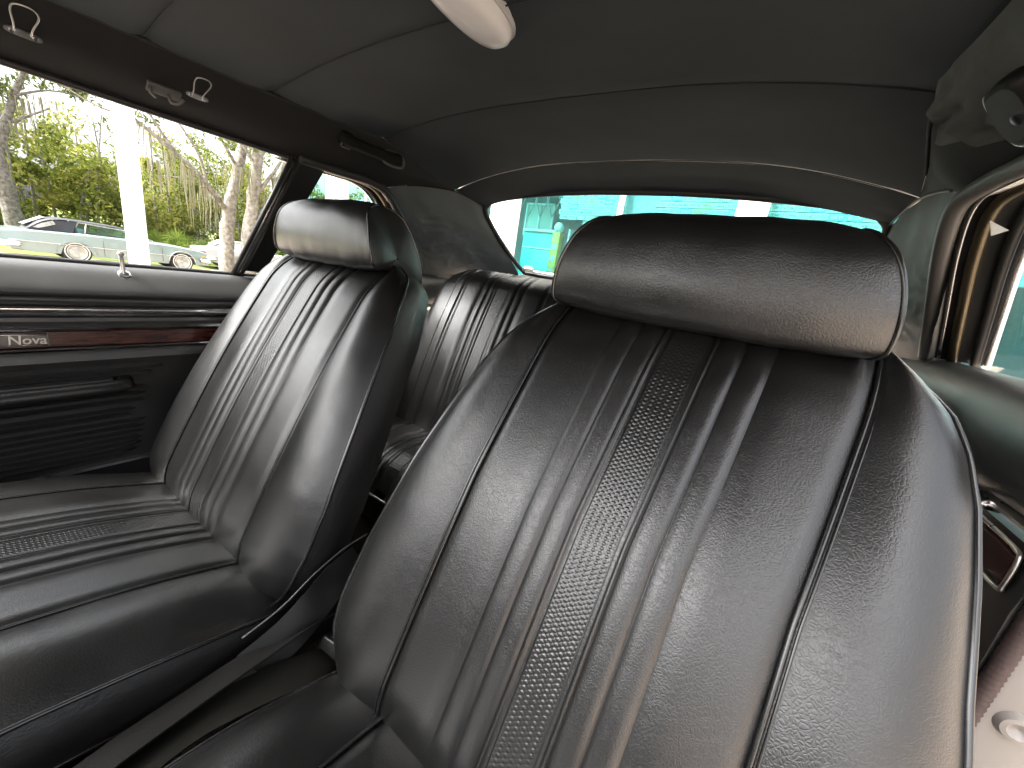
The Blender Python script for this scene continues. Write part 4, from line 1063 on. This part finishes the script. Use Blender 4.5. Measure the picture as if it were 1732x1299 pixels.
def tree(label, loc, limbs, bark, clumps, leaf, moss_pts, seed, nleaf=60, lsize=.09):
    t = thing('oak_tree', label, 'tree', loc, 0, 'oaks beyond the passenger window')
    V = []; F = []
    for pts, r0, r1 in limbs:
        v, f = limb_data(pts, r0, r1, seed); k = len(V); V += v; F += [tuple(i+k for i in q) for q in f]
    mesh('trunk', V, F, bark, t)
    if clumps: leaf_cloud('crown', clumps, leaf, t, nleaf, lsize, (1,1,.7), seed)
    if moss_pts:
        rg = random.Random(seed); V = []; F = []
        for (x, y, z, ln) in moss_pts:
            for q in range(16):
                px, py = x+rg.gauss(0,.16), y+rg.gauss(0,.16); l_ = ln*rg.uniform(.4,1.2); w_ = rg.uniform(.012,.03); k = len(V); sg = 5; an_ = rg.uniform(0,6.28)
                for j in range(sg):
                    f = j/(sg-1); ww = w_*(1-f*.85); ox = .06*math.sin(f*5+q); V += [(px+ox-ww*math.cos(an_), py-ww*math.sin(an_), z-l_*f), (px+ox+ww*math.cos(an_), py+ww*math.sin(an_), z-l_*f)]
                F += [(k+2*j, k+2*j+1, k+2*j+3, k+2*j+2) for j in range(sg-1)]
        mesh('moss', V, F, 'moss', t, False)
    return t
rt = random.Random(5)
def clump_line(a, b, n, r, jit):
    return [(*(np.array(a)+(np.array(b)-np.array(a))*rt.random()+np.array([rt.gauss(0,jit) for _ in range(3)])), r*rt.uniform(.6,1.2)) for _ in range(n)]
# left oak behind the convertible
tree('mossy oak with forked trunk rising behind the aqua convertible', (-22.5, 2.30, gz(-22)), [
    ([(0,.02,-.2),(0,0,1.0),(.1,-.10,2.3),(.1,-.16,3.2)], .27, .20),
    ([(.1,-.16,3.1),(.1,-.38,4.2),(.2,-.55,5.4),(.3,-.75,7.0)], .17, .07), ([(.1,-.15,3.0),(.0,.20,4.1),(.0,.55,5.2),(.2,1.0,6.4)], .16, .06),
    ([(0,.20,4.1),(.3,.6,4.4),(.5,1.2,4.9)], .06, .02), ([(.1,-.40,4.3),(.3,-1.0,5.0),(.5,-1.6,5.6)], .06, .02),
    ([(0,.45,5.0),(.2,1.3,5.5),(.4,2.2,5.6)], .05, .015)], 'bark',
    clump_line((0,-1.5,5.2),(0,2.0,5.8), 16, .5, .35)+clump_line((0,-.9,3.2),(0,-.5,4.6), 8, .45, .2), 'leaf_oak',
    [(0,.6,5.0,1.1),(.1,-.5,4.6,1.2),(.2,1.1,5.2,1.0),(.1,-.9,5.0,1.4),(.1,.3,4.2,.7)], 3, 110, .085)
# forked pair of trunks nearer the window
tree('pale slanting oak trunk left of the forked pair', (-15.0, 5.88, gz(-15)), [
    ([(0,0,-.2),(0,.02,.9),(0,.08,1.9),(0,.22,2.6),(0,.45,3.6),(.1,.75,5.2)], .235, .13),
    ([(0,.10,2.2),(.2,-.5,2.9),(.3,-1.2,3.5),(.3,-2.1,4.1),(.3,-3.1,4.7)], .09, .03),
    ([(.3,-1.2,3.5),(.4,-1.7,4.2),(.5,-2.1,5.0)], .045, .02), ([(.2,-.5,2.9),(.3,-.7,3.7),(.5,-1.4,4.6)], .05, .02), ([(.3,-2.1,4.1),(.3,-2.7,4.1),(.4,-3.3,4.3)], .03, .012),
    ([(0,.45,3.6),(.2,.0,4.2),(.3,-.6,5.0)], .06, .02), ([(.2,-.3,2.7),(.2,-1.1,2.9),(.3,-1.7,2.8)], .025, .01)], 'bark_pale',
    clump_line((.3,-2.8,4.5),(.3,.4,4.9), 12, .35, .25), 'leaf_oak',
    [(.2,-.5,2.9,1.3),(.3,-.9,3.2,1.4),(.3,-1.3,3.5,1.0),(.2,-.25,2.6,1.0),(.3,-1.9,4.0,.8),(.3,.1,3.6,1.0),(.3,-1.6,3.2,.9)], 8, 60, .06)
tree('broad pale oak trunk that forks beside the window pillar', (-14.6, 6.35, gz(-15)), [
    ([(0,0,-.2),(0,-.02,.7),(0,.08,1.6),(.0,.25,2.8),(0,.40,4.2),(.1,.5,5.6)], .27, .13),
    ([(0,.06,1.5),(.1,.50,2.4),(.1,.95,3.2),(.2,1.3,4.6)], .14, .08), ([(0,.25,2.8),(.2,.9,3.9),(.3,1.4,4.9)], .07, .03),
    ([(0,.35,3.8),(.2,-.2,4.4),(.3,-.7,5.2)], .05, .02)], 'bark_pale',
    clump_line((.2,-.4,4.6),(.2,2.0,5.0), 10, .4, .3), 'leaf_oak',
    [(.2,.5,2.9,1.5),(.2,.9,3.6,1.6),(.2,1.3,4.0,1.8),(.2,.0,3.6,1.0)], 12, 70, .06)
# slim saplings in front of the wood
for (y, lean, label) in ((6.25,-.75,'thin dark sapling leaning left in front of the wood'),(10.4,.4,'thin pale sapling beside the wood edge')):
    t = thing('sapling', label, 'tree', (-24.5, y, gz(-24)), 0); v, f = limb_data([(0,0,-.1),(0,lean*.3,1.3),(0,lean*.7,2.8),(0,lean,4.4)], .035, .012, 4, 6); mesh('trunk', v, f, 'bark', t)
    leaf_cloud('crown', [(0,lean*k,1.0+k*3.4,.4) for k in (.5,.7,.85,1)], 'leaf_wood', t, 50, .07, (1,1,1), 3)
# the wood behind: uncountable leaf mass in several depths, with bare stems in it
cl = []
rw_ = np.random.default_rng(21)
for i in range(980):
    y = rw_.uniform(-5, 24); x = -26.5-rw_.random()**1.3*7; top_ = 5.4+1.2*math.sin(y*.55+1.0)+.8*math.sin(y*1.7)+.5*rw_.normal()
    z = gz(-26)+.1+rw_.random()**1.25*top_; cl.append((x, y, z, .75*rw_.uniform(.5,1.3)))
wd = leaf_cloud('woodland', cl[:660], 'leaf_wood', None, 150, .105, (.8,1,.8), 31); tag(wd, 'dense sunlit green woodland beyond the parked cars', 'woodland', kind='stuff')
wd2 = leaf_cloud('woodland_bright_leaves', cl[660:], 'leaf_yellow', None, 170, .095, (.8,1,.8), 37); tag(wd2, 'scattered yellow-green foliage lit among the woodland', 'woodland', kind='stuff')
V = []; F = []
for i in range(46):
    y = rw_.uniform(-3, 22); x = -27-rw_.random()*4; h = rw_.uniform(3.5,6.5); ln_ = rw_.normal()*.4
    v, f = tube_data(smoothpath([(x,y,gz(x)),(x,y+ln_*.3,h*.4),(x,y+ln_,h)], 7), [.07,.065,.06,.05,.045,.035,.02], 6); k = len(V); V += v; F += [tuple(a+k for a in q) for q in f]
for i in range(90):
    y = rw_.uniform(-3, 22); x = -26.2-rw_.random()*2; z = rw_.uniform(1,5.5); a_ = rw_.normal(size=2)
    v, f = tube_data([(x,y,z),(x,y+a_[0]*.5,z+.5),(x,y+a_[0]*1.1,z+.9+a_[1]*.4)], [.02,.014,.006], 5); k = len(V); V += v; F += [tuple(q_+k for q_ in q) for q in f]
tag(mesh('woodland_stems', V, F, 'bark_pale', None), 'bare thin stems and twigs inside the woodland', 'woodland', kind='stuff')
# palmettos at the foot of the wood
def palmetto_mesh():
    V = []; F = []; rg = random.Random(9)
    for q in range(11):
        az = rg.uniform(0,6.28); el = rg.uniform(.35,1.3); ln_ = rg.uniform(.45,.8); d = Vector((math.cos(az)*math.cos(el), math.sin(az)*math.cos(el), math.sin(el)))
        hub = d*ln_; sd_ = d.cross(Vector((0,0,1))).normalized(); k = len(V); V += [Vector((0,0,0))-sd_*.012, Vector((0,0,0))+sd_*.012, hub+sd_*.012, hub-sd_*.012]; F.append((k,k+1,k+2,k+3))
        for b in range(15):
            an_ = (-1+2*b/14)*1.75; dr = d*math.cos(an_)+sd_*math.sin(an_); l2 = .48*rg.uniform(.8,1.1); tip = hub+dr*l2+Vector((0,0,-.12*abs(math.sin(an_)))); md = hub+dr*l2*.5; w_ = d.cross(dr)
            pr = (dr.cross(d.cross(sd_))).normalized()*.02; k = len(V); V += [hub, md+pr, tip, md-pr]; F.append((k,k+1,k+2,k+3))
    me = bpy.data.meshes.new('fronds'); me.from_pydata([tuple(v) for v in V], [], F); me.update(); me.materials.append(MATS['palm']); return me
pm = palmetto_mesh()
spots = [(-24.2,6.7,1.1,'palmetto just right of the window column'),(-24.6,7.6,1.25,'palmetto above the hood of the aqua car'),(-24.3,8.5,1.0,'palmetto between the hood and the slanting trunk'),(-25.0,9.4,1.2,'palmetto behind the silver car roof'),(-24.4,5.2,1.0,'palmetto left of the window column'),(-25.2,4.4,1.15,'palmetto above the black soft top'),(-25.0,.9,1.1,'palmetto at the far left behind the oak'),(-24.8,10.9,1.2,'palmetto between the forked trunks'),(-25.3,12.3,1.2,'palmetto near the window pillar')]
for i, (x, y, sc_, lb_) in enumerate(spots):
    t = thing('palmetto', 'green fan-leaved '+lb_, 'shrub', (x, y, gz(x)), i*1.3, 'palmettos at the foot of the wood')
    o = bpy.data.objects.new('fronds', pm); C.objects.link(o); o.parent = t; o.scale = (sc_*1.25,)*3
